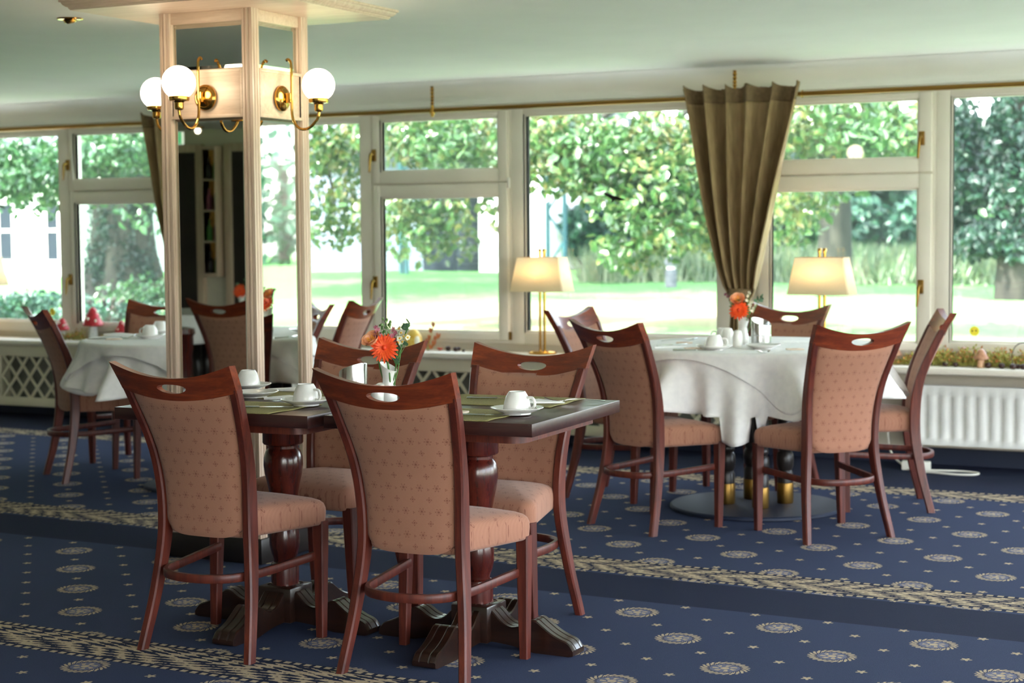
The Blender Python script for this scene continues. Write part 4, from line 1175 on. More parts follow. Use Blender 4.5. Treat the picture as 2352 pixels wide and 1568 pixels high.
# ------------------------------------------------------------------ sill: lamps and decorations
ZS = .5505
def sill_lamp(x, y, label, rz=0):
    t = thing('table_lamp', label, 'lamp', (x, y, ZS), rz, 'twin-stem brass lamps on the sill')
    bm = B(); lathe(bm, [(.085, 0), (.088, .004), (.088, .012), (.08, .018), (.03, .022), (.004, .022)], 40, sy=.75); link('base', bm, 'brass', t)
    for s in (-1, 1):
        bm = B(); lathe(bm, [(.008, .018), (.008, .605), (.0105, .607), (.0105, .625), (.009, .628), (.002, .628)], 16, (s*.0145, 0, 0)); link('stem', bm, 'brass', t)
    bm = B()
    rings = []
    for z, hx_, hy_, r in ((.374, .176, .088, .012), (.578, .137, .066, .010)):
        ring = []
        for sx, sy, a0 in ((1, -1, -90), (1, 1, 0), (-1, 1, 90), (-1, -1, 180)):
            for i in range(5):
                a = math.radians(a0+22.5*i); ring.append(Vector((sx*(hx_-r)+r*math.cos(a), sy*(hy_-r)+r*math.sin(a), z)))
        rings.append(ring)
    loft(bm, rings, cap=False); o = link('lamp_shade', bm, 'shade', t, 50)
    md = o.modifiers.new('thick', 'SOLIDIFY'); md.thickness = .0015
    bm = B(); rectframe(bm, -.137, .137, -.066, .066, -.134, .134, -.063, .063, -.001, .001, 0)
    bmesh.ops.transform(bm, matrix=Matrix.Translation((0, 0, .577)) @ Matrix.Rotation(PI/2, 4, 'X'), verts=bm.verts)
    bb(bm, -.134, .134, -.0015, .0015, .575, .578); link('shade_ring', bm, 'brass', t)
    bm = B(); sphere(bm, (-.0, 0, .46), .016, 14); link('bulb', bm, 'bulb', t)
    bm = B(); bb(bm, -.02, .02, -.012, .012, .425, .446); link('lamp_holder', bm, 'brass', t)
    L = bpy.data.lights.new('bulb_light', 'POINT'); L.energy = .9; L.color = (1, .74, .44); L.shadow_soft_size = .05
    lo = bpy.data.objects.new('bulb_light', L); COL.objects.link(lo); lo.parent = t; lo.location = (0, 0, .50)
    return t
sill_lamp(at(1245, 640, 9.13).x, 9.13, 'brass twin-stem lamp with a pale tapered shade on the middle sill, left of the curtain')
sill_lamp(at(1888, 640, 9.13).x, 9.13, 'brass twin-stem lamp with a pale tapered shade on the right sill, right of the curtain')
sill_lamp(at(-42, 630, 9.13).x, 9.13, 'brass twin-stem lamp with only its shade edge in view at the far left')

for nm, c1, c2 in (('toadstool_red', (168, 26, 40), (204, 48, 60)), ('toadstool_stem', (206, 214, 214), (232, 236, 232)), ('toadstool_brown', (150, 96, 70), (196, 150, 120)), ('clay_stem', (206, 160, 124), (226, 186, 150)), ('chestnut', (40, 22, 20), (66, 36, 28)), ('ceramic_yellow', (226, 170, 40), (240, 214, 120)), ('dry_orange', (196, 106, 66), (222, 140, 96)), ('dry_red', (206, 70, 54), (226, 110, 90)), ('moss_green', (128, 140, 60), (200, 188, 100)), ('moss_rust', (170, 92, 48), (196, 134, 70)), ('sticker', (226, 204, 44), (238, 220, 70)), ('vine', (52, 44, 44), (80, 66, 58))):
    M[nm] = noisy(nm, c1, c2, 60, .35 if 'toad' in nm or 'ceramic' in nm or nm == 'chestnut' else .75)
def toadstool(loc, s, label, group, cap='toadstool_red', stem_m='toadstool_stem', spots=True, zk=1.1):
    t = thing('toadstool', label, 'ornament', loc, 0, group)
    bm = B(); lathe(bm, [(.030*s, 0), (.034*s, .006*s), (.030*s, .03*s), (.026*s, .055*s), (.024*s, .075*s)], 24); link('stalk', bm, stem_m, t)
    bm = B(); lathe(bm, [(.02*s, .068*s), (.060*s, .062*s), (.068*s, .066*s), (.066*s, .074*s), (.052*s, .094*s), (.036*s, .118*s), (.024*s, .134*s), (.010*s, .143*s), (.001, .145*s)], 32); c = link('cap', bm, cap, t)
    if spots:
        rng = random.Random(int(s*100))
        for k in range(9):
            a = k*2.4; h = rng.uniform(.078, .128); r = interp(h, [.074, .094, .118, .134], [.066, .052, .036, .024])
            link('spot', sphere(B(), (r*s*math.cos(a), r*s*math.sin(a), h*s), .0085*s*rng.uniform(.7, 1.2), 10, (1, 1, .8)), 'petal_white', c)
    t.scale = (1, 1, zk)
    return t
def sx(px, Y): return at(px, 760, Y).x
g = 'red spotted toadstools on the left sill'
toadstool((sx(143, 9.16), 9.16, ZS), .75, 'small red spotted toadstool at the left of the left sill group', g, zk=1.4)
toadstool((sx(214, 9.20), 9.20, ZS), 1.05, 'large red spotted toadstool in the middle of the left sill group', g, zk=1.5)
toadstool((sx(279, 9.20), 9.20, ZS), .68, 'red spotted toadstool half hidden by the left clothed table', g, zk=1.4)
g = 'brown clay toadstools on the right sill'
toadstool((sx(2055, 9.18), 9.18, ZS), .62, 'brown clay toadstool on the right sill, behind the sunlit chair', g, 'toadstool_brown', 'clay_stem', False)
toadstool((sx(2213, 9.22), 9.22, ZS), .62, 'brown clay toadstool standing in the moss at the window side', g, 'toadstool_brown', 'clay_stem', False)
toadstool((sx(2254, 9.10), 9.10, ZS), .62, 'brown clay toadstool with a pale stalk in front of the moss', g, 'toadstool_brown', 'clay_stem', False)
def moss(loc_pts, label, seed, n=900, h=.045):
    rng = random.Random(seed); bm = B(); bm2 = B(); ys = [p for p in loc_pts]
    x0, x1, y, w = loc_pts
    for i in range(n):
        x = rng.uniform(x0, x1); k = 1-abs(2*(x-x0)/(x1-x0)-1)**4
        hh = h*k*rng.uniform(.5, 1.25)*(.75+.25*math.sin(x*40)); p = Vector((x, y+rng.gauss(0, w), .002))
        d = Vector((rng.uniform(-.6, .6), rng.uniform(-.6, .6), 1)).normalized(); q = p+d*hh*rng.uniform(.4, 1)
        petal(bm if rng.random() < .68 else bm2, q, Vector((rng.uniform(-1, 1), rng.uniform(-1, 1), rng.uniform(-.3, 1))), d, rng.uniform(.010, .02), rng.uniform(.003, .006), .2, n=2)
        if i % 3 == 0: tube(bm, [p, q], .0012, 4)
    t = thing('moss_garland', label, 'garland', ((x0+x1)/2, y, ZS))
    for b_, nm, mt in ((bm, 'green_moss', 'moss_green'), (bm2, 'rust_leaves', 'moss_rust')):
        bmesh.ops.translate(b_, verts=b_.verts, vec=(-(x0+x1)/2, -y, 0)); o = link(nm, b_, mt, t, 60); o['kind'] = 'stuff'
    return t
moss((sx(2056, 9.19), sx(2500, 9.19), 9.17, .03), 'moss and rust-leaf garland along the right sill above the radiator', 4, 5200, .095)
moss((sx(160, 9.2), sx(205, 9.2), 9.15, .018), 'moss clump between the two larger red toadstools', 6, 260, .075)
moss((sx(236, 9.2), sx(262, 9.2), 9.2, .014), 'small moss tuft between the large toadstool and the hidden one', 9, 120, .05)
def chestnut(loc, s, label, group):
    bm = B(); sphere(bm, (0, 0, .0125*s), 1, 16, (.0155*s, .014*s, .0125*s)); o = link('chestnut', bm, 'chestnut', None, 60, loc); return tag(o, label, 'chestnut', group)
pl = ['first chestnut from the left before the right sill moss', 'second chestnut from the left before the right sill moss', 'chestnut just right of the front clay toadstool', 'flat chestnut midway between the clay toadstool and the vine hoop', 'chestnut at the foot of the vine hoop', 'chestnut just right of the vine hoop foot', 'chestnut at the right edge of the picture']
for (px, yy, s), lab in zip(((2172, 9.10, 1.1), (2195, 9.10, .95), (2270, 9.08, 1.1), (2302, 9.07, 1.15), (2327, 9.04, 1.2), (2339, 9.09, 1), (2351, 9.06, 1.1)), pl): chestnut((sx(px, yy), yy, ZS), s, lab, 'chestnuts on the right sill')
for (px, yy, s), lab in zip(((1029, 9.15, 1.2), (1046, 9.13, 1.1), (1053, 9.19, 1.0), (1064, 9.12, .6)), ('dark chestnut at the left of the middle sill group', 'chestnut with a blue sheen in the middle sill group', 'chestnut at the back of the middle sill group', 'tiny chestnut at the right of the middle sill group')): chestnut((sx(px, yy), yy, ZS), s, lab, 'chestnuts on the middle sill')
t = thing('vine_hoop', 'thin dark vine hoop arching over the right sill moss', 'decoration', (sx(2352, 9.08), 9.08, ZS))
bm = B(); tube(bm, spline([(-.045, .0, 0), (-.060, .01, .03), (-.062, .012, .07), (-.045, .012, .115), (-.01, .012, .135), (.04, .01, .128), (.07, .0, .09), (.075, 0, .04), (.06, 0, .002)], 6), .0028, 8); link('vine', bm, 'vine', t)
# yellow ceramic bird, dry leaves, red blossom
t = thing('ceramic_bird', 'round yellow ceramic bird on the middle sill behind the bouquet', 'ornament', (sx(950, 9.17), 9.17, ZS))
bm = B(); lathe(bm, [(.018, 0), (.040, .008), (.056, .035), (.058, .062), (.048, .092), (.034, .112), (.018, .126), (.001, .131)], 28, sy=.8); link('body', bm, 'ceramic_yellow', t)
bm = B(); sphere(bm, (.036, -.02, .055), 1, 14, (.018, .022, .034)); link('wing', bm, 'petal_white', t)
bm = B(); lathe(bm, [(.009, 0), (.006, .01), (.001, .02)], 10, (-.03, -.02, .095), Matrix.Rotation(PI/2, 4, 'X')); link('beak', bm, 'petal_gold', t)
t = thing('dried_sprig', 'dried orange leaf sprig on the middle sill beside the ceramic bird', 'decoration', (sx(982, 9.16), 9.16, ZS)); bm = B(); bs = B(); rng = random.Random(3)
for k, (dx_, dz) in enumerate(((.03, .12), (.045, .155), (.02, .075), (.06, .07), (.075, .085), (.05, .04), (.0, .05), (-.01, .02), (.03, .02))):
    q = Vector((dx_, rng.uniform(-.01, .01), dz)); tube(bs, [(0, 0, .0), q], .0014, 6)
    for s in (-1, 1): petal(bm, q-Vector((.006, 0, .012)), Vector((s*.35+.25, rng.uniform(-.3, .3), 1)), Vector((0, -1, .2)), .036, .009, .1)
link('twigs', bs, 'moss_green', t); link('leaves', bm, 'dry_orange', t, 60)
t = thing('red_blossom', 'small dried red blossom lying on the middle sill', 'decoration', (sx(1010, 9.14), 9.14, ZS)); bm = B()
for k in range(18):
    a = k*2.4; petal(bm, Vector((0, 0, .004)), Vector((math.cos(a), math.sin(a), .2+.6*(k/18))), Vector((0, 0, 1)), .022, .007, .2)
link('petals', bm, 'dry_red', t, 60)
# decals on the panes
def decal(px, py, label, dots):
    q = at(px, py, YG+.022); t = thing('ladybird_sticker', label, 'sticker', (q.x, YG+.0225, q.z), 0, 'round yellow window stickers')
    R = Matrix.Rotation(PI/2, 4, 'X'); link('disc', lathe(B(), [(.0, 0), (.026, 0), (.026, .0008), (.0, .0008)], 32, mt=R), 'sticker', t)
    bm = B()
    for x, z in dots: lathe(bm, [(0, .0008), (.0048, .0008), (.0044, .002), (0, .002)], 12, (x, 0, z), R)
    link('dots', bm, 'eye', t); return t
decal(2238, 760, 'round yellow sticker with two dark dots on the right pane', [(-.011, .0), (.009, .002)])
decal(120, 716, 'round yellow sticker with dark dots on the far left pane', [(-.009, .004), (.009, .004), (0, -.01)])
def bird(px, py, label, flip=1):
    q = at(px, py, YG+.022); bm = B()
    out = [(-.075, .028), (-.060, .030), (-.030, .018), (-.005, .010), (.020, .004), (.048, -.006), (.064, -.012), (.066, -.020), (.040, -.020), (.012, -.016), (-.006, -.018), (-.014, -.032), (-.022, -.030), (-.020, -.012), (-.044, .002), (-.066, .016)]
    loft(bm, [[Vector((x*flip, yy, z)) for x, z in out][::-1] for yy in (-.0004, .0004)])
    o = link('bird_silhouette', bm, 'black', None, 0, (q.x, YG+.0222, q.z)); return tag(o, label, 'sticker', 'black bird silhouettes on the panes')
bird(1412, 453, 'black gliding bird silhouette on the large middle pane')
bird(-6, 470, 'black bird silhouette cut by the left edge of the picture')
bird(560, 455, 'black bird silhouette on the pane hidden behind the column')

# cable and socket block below the right sill
t = thing('extension_cable', 'white extension cable looped on the carpet before the radiator', 'cable', (-2.15, 8.95, 0))
q = [(x+2.15, y-8.95, .006) for x, y in ((-2.50, 9.18), (-2.44, 9.10), (-2.26, 8.95), (-2.15, 8.92), (-2.02, 8.89), (-1.93, 8.92), (-1.925, 8.99), (-2.02, 9.02), (-2.13, 9.0), (-2.22, 8.99), (-2.30, 9.02))]
q[0] = (-.30, .20, .22); q[1] = (-.26, .15, .07)
bm = B(); tube(bm, spline(q, 8), .0055, 8); link('cord', bm, 'white', t)
link('socket_block', box(B(), (-.10, .045, .026), (.15, .045, .05), .1, .006), 'white', t)

# ------------------------------------------------------------------ garden
LZ = .28
bm = B(); g_ = []
nx, ny = 60, 50
for j in range(ny+1):
    y = YG+.17+(78-YG)*(j/ny)**1.6
    g_.append([bm.verts.new((-70+100*i/nx, y, LZ+.04*math.sin(i*1.7+j)*min(1, j/6)-.0)) for i in range(nx+1)])
for j in range(ny):
    for i in range(nx): bm.faces.new((g_[j][i], g_[j][i+1], g_[j+1][i+1], g_[j+1][i]))
for x0_, x1_, y0_, y1_ in ((X1+.31, 30, -40, YG+.17), (-70, X0-.31, -40, YG+.17), (X0-.31, X1+.31, -40, Y0-.31)):
    q_ = [bm.verts.new((x, y, LZ-.14)) for x, y in ((x0_, y0_), (x1_, y0_), (x1_, y1_), (x0_, y1_))]; bm.faces.new(q_)
o = struct('lawn', bm, 'grass', None, 180)
bm = B(); bb(bm, -16, 16, YG+.18, 11.2, LZ-.06, LZ+.05, .01); bb(bm, X1+.6, 6.5, -12, YG+.18, LZ-.2, LZ-.04, .01); bb(bm, X0, X1+.6, -12, Y0-.35, LZ-.2, LZ-.04, .01)  # pale slabs added out of view to bounce sunlight onto the ceiling
struct('bounce_terrace', bm, 'bounce_paving')

def leaf_mesh(name, mat, blobs, size, parent, seed, jitter=.5, down=.25):
    """blobs: (centre, (rx, ry, rz), count); small folded leaves as one mesh"""
    r = np.random.default_rng(seed); P = []
    for c, rad, n in blobs:
        d = r.normal(size=(n, 3)); d /= np.linalg.norm(d, axis=1)[:, None]
        P.append(np.array(c)+d*(r.random((n, 1))**.45)*np.array(rad))
    P = np.concatenate(P); n = len(P)
    a = r.normal(size=(n, 3)); a[:, 2] -= down*2; a /= np.linalg.norm(a, axis=1)[:, None]
    b = r.normal(size=(n, 3)); b[:, 2] += .9; b -= a*(a*b).sum(1)[:, None]; b /= np.linalg.norm(b, axis=1)[:, None]
    c = np.cross(a, b); s = size*(1+jitter*(r.random((n, 1))-.5))
    tpl = [(0, 0, 0), (.30, .30, .06), (.72, .24, .05), (1, 0, -.06), (.72, -.24, .05), (.30, -.30, .06)]
    V_ = np.stack([P+a*s*x+c*s*y+b*s*z for x, y, z in tpl], 1).reshape(-1, 3)
    k = np.arange(n)[:, None]*6
    F_ = np.concatenate([k+np.array([[0, 1, 2, 3]]), k+np.array([[0, 3, 4, 5]])])
    me = bpy.data.meshes.new(name); me.from_pydata(V_.tolist(), [], F_.tolist()); me.materials.append(M[mat])
    o = bpy.data.objects.new(name, me); COL.objects.link(o); o.parent = parent
    o.location = -parent.location if parent is not None else (0, 0, 0)
    return o
def trunk_mesh(parent, pts, r, mat='bark', name='trunk', n=22, rough=.06, seed=1):
    rng = random.Random(seed); bm = B(); P = spline(pts, 8); pts_, T, N = frames(P); rings = []
    ph = [rng.uniform(0, 6.28) for _ in range(5)]
    for i, p in enumerate(pts_):
        b = T[i].cross(N[i]); rr = interp(i/(len(pts_)-1), [k/(len(r)-1) for k in range(len(r))], r)
        rings.append([p+(N[i]*math.cos(2*PI*k/n)+b*math.sin(2*PI*k/n))*rr*(1+rough*math.sin(5*2*PI*k/n+ph[0])+rough*.6*math.sin(9*2*PI*k/n+ph[1]+i*.2)) for k in range(n)])
    loft(bm, rings); bmesh.ops.translate(bm, verts=bm.verts, vec=-parent.location); return link(name, bm, mat, parent, 60)
def pxblobs(lst, Y, dy, k=1.0):
    out = []
    for px, py, rx, ry, n in lst:
        c = at(px, py, Y); m = Y/.886/3926; out.append((c, (rx*m, dy, ry*m), int(n*k)))
    return out
# overhanging maple between the house and the lawn: trunk right of the curtain, boughs across the panes
c = at(1915, 640, 24); c.z = LZ
t = thing('maple_tree', 'big maple with pale sunlit boughs hanging across the middle panes', 'tree', c)
trunk_mesh(t, [c+Vector((0, 0, -.1)), c+Vector((0, 0, 2)), c+Vector((-.1, -.2, 5)), c+Vector((-.3, -1, 9))], [.26, .20, .18, .14])
Bm = [(640, 330, 60, 110, 0), (760, 330, 90, 80, 750), (790, 460, 60, 60, 260), (770, 530, 55, 45, 170),
 (960, 310, 110, 70, 800), (1090, 330, 100, 70, 700), (970, 490, 60, 60, 330), (1000, 560, 45, 45, 150), (1115, 480, 30, 50, 70), (925, 480, 30, 40, 90),
 (1290, 320, 110, 80, 1050), (1400, 370, 120, 90, 1200), (1500, 340, 110, 90, 1100), (1310, 410, 60, 40, 260), (1480, 470, 75, 60, 420), (1550, 470, 70, 70, 420), (1465, 560, 45, 40, 170), (1530, 545, 40, 40, 110), (1605, 530, 40, 60, 190), (1455, 600, 22, 18, 40), (1600, 400, 60, 80, 420),
 (1860, 290, 110, 70, 850), (1990, 300, 110, 70, 850), (2090, 310, 60, 60, 380), (1830, 470, 55, 45, 200), (1800, 530, 40, 40, 90), (1880, 440, 60, 20, 90)]
Bs = pxblobs(Bm, 15.5, 1.1, 1.15)
leaf_mesh('foliage', 'leaf_maple', Bs, .105, t, 11)
rng = random.Random(12); up = []
for i in range(74):      # high boughs that shade the lawn behind the sunny strip
    y = rng.uniform(25.5, 37); x = rng.uniform(-.58, -.14)*y; z = rng.uniform(5.6, 8.0)
    up.append(((x-.45*(z-.3), y-.77*(z-.3), z), (rng.uniform(1.2, 2.2), rng.uniform(1.0, 1.8), .6), 190))
leaf_mesh('upper_crown', 'leaf_maple', up, .34, t, 13)
rng = random.Random(2)
for k, (a_, b_, e_) in enumerate((((1700, 150), (1500, 330), (1440, 480)), ((1650, 140), (1330, 300), (1290, 400)), ((1500, 130), (1080, 290), (990, 520)), ((1300, 120), (800, 300), (770, 500)), ((1900, 150), (1990, 270), (2080, 330)))):
    bm = B(); tube(bm, [p-t.location for p in spline([at(*a_, 16.3), at(*b_, 15.7), at(*e_, 15.4)], 8)], [.045-.0022*i for i in range(17)], 7); link('bough', bm, 'bark', t)
# old tree with ivy at the left
c = at(290, 690, 21); c.z = LZ
t = thing('ivy_clad_tree', 'massive old trunk with ivy, standing on the lawn at the left', 'tree', c)
trunk_mesh(t, [c+Vector((0, 0, -.1)), c+Vector((0, 0, .4)), c+Vector((0, 0, 1.2)), c+Vector((.05, 0, 2.6)), c+Vector((0, 0, 6))], [.80, .58, .45, .40, .38], rough=.09, n=40)
iv = []; rng = random.Random(4)
for k in range(90):
    a = rng.uniform(PI, 2*PI); z = rng.uniform(.1, 3.0); r = interp(z, [0, .4, 1.2, 2.6, 6], [.72, .58, .46, .41, .38]); iv.append((c+Vector((r*math.cos(a), r*math.sin(a), z)), (.12, .12, .28), 60 if math.cos(a) > -.2 else 36))
o = leaf_mesh('ivy', 'leaf_dark', iv, .07, t, 5)
Bl = [(40, 360, 90, 60, 700), (110, 400, 70, 50, 420), (30, 440, 60, 45, 260), (120, 470, 30, 40, 90), (240, 350, 90, 50, 650), (320, 340, 60, 60, 420), (225, 390, 60, 25, 200), (-60, 380, 80, 80, 300), (395, 480, 30, 80, 120), (560, 400, 60, 110, 0)]
leaf_mesh('foliage', 'leaf_green', pxblobs(Bl, 15.0, 1.0, 1.2), .10, t, 6)
up = []
for i in range(26):
    y = rng.uniform(17, 29); up.append(((rng.uniform(-1.05, -.80)*y, y, rng.uniform(5.6, 8.2)), (rng.uniform(1.2, 2.2), rng.uniform(1.2, 2.2), .7), 190))
for i in range(16): up.append(((c.x-1.2-rng.uniform(0, 2.6), rng.uniform(16.0, 19.5), rng.uniform(3.9, 6.8)), (1.1, 1.1, .6), 150))  # unseen leaf clumps added towards the sun to shade the trunk
leaf_mesh('upper_crown', 'leaf_green', up, .34, t, 14)
# shrubs
def shrub(px, py, Y, rx, ry, n, size, mat, label, seed, group, kind='shrub'):
    c = at(px, py, Y); m = Y/.886/3926; base = Vector((c.x, c.y, LZ))
    t = thing(kind, label, kind.replace('_', ' '), base, 0, group)
    h = max(.3, c.z-LZ)
    rng = random.Random(seed); bm = B()
    for k in range(5):
        q = Vector((rng.uniform(-.6, .6)*rx*m, rng.uniform(-.2, .2), h+rng.uniform(-.3, .5)*ry*m)); tube(bm, spline([Vector((rng.uniform(-.1, .1), 0, -.05)), q*.5+Vector((0, 0, .05)), q], 5), .02+.01*Y/30, 6)
    link('stems', bm, 'bark', t)
    bl = [(c, (rx*m, .8+.02*Y, ry*m), n)]
    for k in range(7): bl.append((c+Vector((rng.uniform(-.7, .7)*rx*m, rng.uniform(-.6, .2), rng.uniform(-.6, .5)*ry*m)), (rx*m*.40, .6, ry*m*.45), n//7))
    leaf_mesh('foliage', mat, bl, size, t, seed)
    return t
gs = 'shrubs at the left foot of the old tree'
shrub(60, 700, 13.5, 120, 40, 900, .07, 'leaf_teal', 'green shrub below the white house, left of the old trunk', 21, gs)
shrub(250, 720, 13.5, 90, 30, 600, .06, 'leaf_teal', 'low green shrub in front of the old trunk', 22, gs)
shrub(350, 680, 18, 50, 60, 500, .07, 'leaf_green', 'taller shrub at the right of the old trunk', 23, gs)
# dark wooded edge behind the lawn
hz = []
for k in range(10): hz.append((1235+125*k, 425+10*(k % 2), 45+.6*(k % 3), 46, 130, 'leaf_dark'))
for k in range(9): hz.append((1298+125*k, 415-8*(k % 2), 53+.5*(k % 3), 46, 130, 'leaf_dark'))
for k, px in enumerate((1365, 1462, 1562, 1655, 1765, 1870, 1985, 2100, 2300)): hz.append((px, 520+6*(k % 3), 38.5+.8*(k % 2), 36, 66, ('leaf_teal', 'leaf_teal', 'leaf_green')[k % 3]))
hl = ['beside the teal lattice post', 'between the teal lattice post and the bird sticker', 'just left of the bird sticker', 'above the stone bollard', 'behind the curtain', 'right of the curtain top', 'left of the maple trunk', 'right of the maple trunk', 'before the right mullion', 'at the right edge of the picture']
hl += ['in the back row over the annexe roof', 'in the back row left of the bird sticker', 'in the back row above the bird sticker', 'in the back row left of the curtain', 'in the back row behind the curtain', 'in the back row right of the curtain', 'in the back row over the right lamp', 'in the back row left of the right mullion', 'in the back row behind the gap of bright sky']
hl += ['left of the bird sticker', 'below the bird sticker', 'behind the stone bollard', 'left of the tied curtain', 'behind the tied curtain', 'behind the right lampshade', 'right of the maple trunk', 'left of the right mullion', 'in the right-hand pane']
for i, ((px, py, Y, rx, ry, mt), wl) in enumerate(zip(hz, hl)):
    far = Y > 44
    shrub(px, py, Y, rx, ry, 1500 if far else 800, .42 if far else .24, mt, ('dark evergreen tree ' if far else 'leafy blue-green shrub ')+wl, 40+i, 'wooded edge of the lawn', 'evergreen_tree' if far else 'shrub')
# ivy-clad tree at far right
c = at(2330, 600, 24); c.z = LZ
t = thing('ivy_clad_tree', 'tall tree thickly clad in dark ivy in the right-hand pane', 'tree', c)
trunk_mesh(t, [c+Vector((0, 0, -.1)), c+Vector((.05, 0, 2)), c+Vector((0, 0, 6))], [.28, .2, .16])
leaf_mesh('ivy', 'leaf_dark', pxblobs([(2335, 300, 60, 90, 1300), (2340, 440, 50, 90, 1100), (2215, 330, 26, 120, 700), (2240, 430, 50, 40, 400), (2300, 540, 70, 40, 700), (2345, 570, 40, 30, 400), (2240, 560, 50, 30, 350)], 24, .7), .12, t, 8)
for k in range(8):
    x_ = 6.0+3.5*k; c = Vector((x_, 43+.7*(k % 3), LZ)); t = thing('evergreen_tree', 'dark evergreen tree seen only in the right-hand column mirror', 'evergreen tree', c, 0, 'trees seen in the column mirror')
    trunk_mesh(t, [c+Vector((0, 0, -.1)), c+Vector((0, 0, 1.2)), c+Vector((0, 0, 3))], [.2, .16, .1])
    leaf_mesh('foliage', 'leaf_dark' if k % 2 else 'leaf_teal', [(c+Vector((0, 0, 2.6)), (1.55, 1.6, 2.6), 220), (c+Vector((0, -.6, 1.0)), (1.5, 1.2, 1.0), 90)], .42, t, 80+k)
c = Vector((13.2, 28.5, LZ)); t = thing('lawn_tree', 'grey-trunked tree on the lawn seen only in the right-hand column mirror', 'tree', c)
trunk_mesh(t, [c+Vector((0, 0, -.1)), c+Vector((0, 0, .5)), c+Vector((.05, 0, 2.2)), c+Vector((0, 0, 5.5))], [.44, .31, .26, .22])
leaf_mesh('foliage', 'leaf_green', [(c+Vector((-1.0, -1.5, 2.9)), (1.6, 1.2, .7), 420), (c+Vector((1.3, -1.2, 2.7)), (1.3, 1.0, .8), 380), (c+Vector((0, -1.5, 4.6)), (2.6, 2.0, 1.0), 500)], .2, t, 95)
# tall grass of the unmown strip
r = np.random.default_rng(3); n = 9000
X_ = r.uniform(-13, 4, n); Y_ = r.uniform(29, 36.3, n); H_ = r.uniform(.25, .75, n); X_ = -.36*Y_+r.uniform(-3.2, 8.5, n)
w_ = .02; L_ = r.normal(size=(n, 2))*.15
Vv = np.stack([np.stack([X_-w_, Y_, np.full(n, LZ)], 1), np.stack([X_+w_, Y_, np.full(n, LZ)], 1), np.stack([X_+L_[:, 0]*.5+w_*.7, Y_+L_[:, 1]*.5, LZ+H_*.6], 1), np.stack([X_+L_[:, 0], Y_+L_[:, 1], LZ+H_], 1), np.stack([X_+L_[:, 0]*.5-w_*.7, Y_+L_[:, 1]*.5, LZ+H_*.6], 1)], 1).reshape(-1, 3)
me = bpy.data.meshes.new('meadow_grass'); me.from_pydata(Vv.tolist(), [], (np.arange(n)[:, None]*5+np.arange(5)[None]).tolist()); me.materials.append(M['meadow'])
o = bpy.data.objects.new('meadow_grass', me); COL.objects.link(o); tag(o, 'tall unmown grass along the wooded edge of the lawn', 'grass', None, 'stuff')
# stone bollard
c = at(1541, 650, 27); c.z = LZ
t = thing('bollard_lamp', 'grey mushroom-headed bollard lamp standing on the lawn', 'bollard', c)
link('post', lathe(B(), [(.10, 0), (.10, .30), (.095, .31)], 20), 'stone', t); link('lens', lathe(B(), [(.08, .31), (.08, .36)], 20), 'white', t)
link('head', lathe(B(), [(.115, .36), (.12, .38), (.115, .44), (.08, .49), (.001, .51)], 20), 'stone', t)
# buildings beyond the lawn
def building(px0, px1, Y, ztop, label, mat, name):
    a, b = at(px0, 500, Y).x, at(px1, 500, Y).x
    t = thing(name, label, 'building', ((a+b)/2, Y, LZ)); w = b-a; h = ztop-LZ
    link('wall', bb(B(), -w/2, w/2, 0, 6, -.05, h), mat, t, 0)
    bm = B(); loft(bm, [[Vector((x, -.45, h)), Vector((x, 6.4, h)), Vector((x, 6.4, h+.2)), Vector((x, 3.0, h+1.5)), Vector((x, -.45, h+.2))] for x in (-w/2-.3, w/2+.3)]); link('roof', bm, 'roof_tile', t, 0)
    return t, a, b, w, h
t, a, b, w, h = building(-260, 175, 31, 2.45, 'sunlit white house with grey-blue windows beyond the lawn at the left', 'house_white', 'white_house')
for px, wd in ((15, 46), (122, 40), (-120, 46)):
    x = at(px, 500, 31).x-t.location.x; ww = wd*31/.886/3926
    f = link('window_frame', (lambda bm: (rectframe(bm, x-ww/2-.06, x+ww/2+.06, .30, 1.75, x-ww/2, x+ww/2, .36, 1.69, -.05, .02, .004), bb(bm, x-ww/2, x+ww/2, -.045, .02, 1.03, 1.10), bm)[2])(B()), 'house_white', t)
    link('window_pane', bb(B(), x-ww/2, x+ww/2, -.02, -.005, .36, 1.69), 'house_pane', f, 0)
t, a, b, w, h = building(600, 1030, 36, 3.2, 'grey-sided outbuilding beyond the lawn, behind the maple boughs', 'siding', 'outbuilding')
x = at(1010, 500, 36).x-t.location.x; link('door', bb(B(), x-.45, x+.45, -.06, .0, 0, 1.9), 'house_pane', t)
t, a, b, w, h = building(1100, 1238, 36.2, 3.3, 'white-walled annexe beside the grey outbuilding, seen through the middle pane', 'house_white', 'annexe')
def lattice_post(px, Y, wpx, label):
    c = at(px, 600, Y); c.z = LZ; w = wpx*Y/.886/3926
    t = thing('lattice_post', label, 'post', c, 0, 'teal steel posts by the outbuilding')
    for s in (-1, 1): link('upright', bb(B(), s*w/2-.04, s*w/2+.04, -.04, .04, -.05, 2.6), 'teal_paint', t)
    for k in range(4):
        p, q = Vector((-w/2, 0, .2+.6*k)), Vector((w/2, 0, .75+.6*k))
        if k % 2: p.x, q.x = -p.x, -q.x
        bm = B(); tube(bm, [p, q], .03, 6); link('brace', bm, 'teal_paint', t)
    return t
lattice_post(1278, 34, 42, 'teal lattice steel post right of the white annexe')
lattice_post(928, 33, 14, 'narrow teal lattice post before the grey outbuilding')

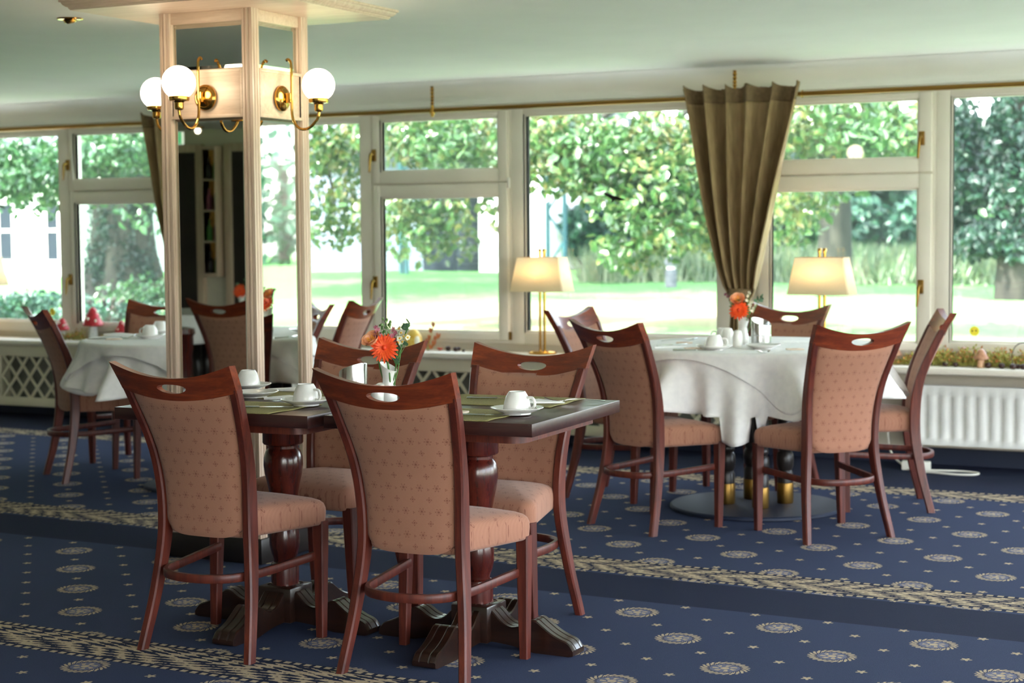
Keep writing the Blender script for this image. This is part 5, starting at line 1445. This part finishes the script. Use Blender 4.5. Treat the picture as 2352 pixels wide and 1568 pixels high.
# ------------------------------------------------------------------ the room behind the viewer, seen in the column mirrors
round_table(-7.02, 1.22, .55, 'round table under a white cloth, seen only in the column mirror')
cloth('tablecloth', -7.02, 1.22, .55, .75, 20, .7512, 0, 9, 'white tablecloth seen only in the column mirror', 'white tablecloths', .1, 5)
VM = Vector((-6.60, 1.50, .7535)); vase(VM, 0, 'white bud vase seen only in the column mirror')
gerbera(VM, Vector((0, .02, .15)), Vector((.4, 1, .3)), .09, 'orange gerbera seen only in the column mirror', 'flowers in the mirror', Vector((0, 0, .02)))
sprig(VM, 'leaf_sprig', 'dark leafy sprig seen only in the column mirror', 'flowers in the mirror', Vector((0, 0, .02)), [(.04, .01, .16), (.05, 0, .20), (.06, .01, .12), (.02, 0, .22), (-.03, 0, .19), (.07, .01, .18), (.03, 0, .24)], 'leaf', 5)
o = link('plant_stand', lathe(B(), [(.13, 0), (.14, .02), (.13, .05), (.08, .07), (.06, .14), (.085, .22), (.09, .30), (.075, .33), (.10, .35), (.10, .52), (.11, .54), (.11, .63), (.125, .65), (.12, .68), (.07, .69)], 36), 'pedestal', None, 40, (-6.76, 2.02, 0)); tag(o, 'dark turned pedestal stand seen only in the column mirror', 'stand')
bm = B(); bb(bm, X0, X1, Y0+.001, Y0+.03, 0, .09); struct('baseboard_front', bm, 'limed_h')
def doorway(x, w, n):
    bm = B(); rectframe(bm, x-w/2-.07, x+w/2+.07, 0, 2.06, x-w/2, x+w/2, 0.001, 1.99, Y0, Y0+.05, .004); d = struct('door_%d' % n, bm, 'limed')
    link('door_leaf', bb(B(), x-w/2, x+w/2, Y0, Y0+.03, .001, 1.99), 'door_dark', d)
for k, x in enumerate((-9.51, -8.32, -6.9)): doorway(x, .84 if k == 0 else .80, k+1)
t = thing('bottle_cabinet', 'narrow cabinet with bottles and a back coloured as if warmly lit, behind the viewer, seen only in the column mirror', 'cabinet', (-8.905, Y0, 0))
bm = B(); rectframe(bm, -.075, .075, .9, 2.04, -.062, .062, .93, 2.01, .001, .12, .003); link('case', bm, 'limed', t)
link('back', bb(B(), -.07, .07, .001, .012, .93, 2.01), 'petal_gold', t)  # gold colour stands in for warm light inside the cabinet
for z in (1.2, 1.47, 1.74): link('shelf', bb(B(), -.07, .07, .012, .115, z, z+.012), 'limed_h', t)
for k, z in enumerate((.931, 1.213, 1.483, 1.753)):
    for j, x in enumerate((-.035, .035)):
        o = link('bottle', lathe(B(), [(.024, 0), (.026, .005), (.026, .11), (.010, .15), (.010, .19), (.004, .192)], 16), ('dark', 'stem_green', 'petal_plum')[(k+j) % 3], None, 40, (-8.905+x, Y0+.06, z)); tag(o, 'bottle on a shelf of the cabinet seen only in the column mirror', 'bottle', 'bottles in the mirrored cabinet')
t = thing('ceiling_spot', 'small warm ceiling light behind the viewer, seen only in the column mirror', 'ceiling light', (-8.32, -.5, ZC-.05))
link('rim', lathe(B(), [(.012, .049), (.012, .002), (.05, 0), (.05, -.012), (.04, -.02), (.035, -.02)], 24), 'brass', t); bm = B(); sphere(bm, (0, 0, -.035), .022, 16); link('lens', bm, 'globe', t)
bm = B(); t = thing('exit_sign', 'small green and white emergency exit sign hanging from the ceiling behind the viewer', 'sign', (-8.53, -.5, 2.05))
link('panel', bb(B(), -.065, .065, -.012, .012, -.05, .05), emitter('exit_white', (236, 246, 240), .35), t)
link('green_field', bb(B(), -.008, .063, .0121, .014, -.046, .046), emitter('exit_green', (20, 160, 96), .5), t)
link('hanger', bb(B(), -.006, .006, -.006, .006, .05, .139), 'steel', t)
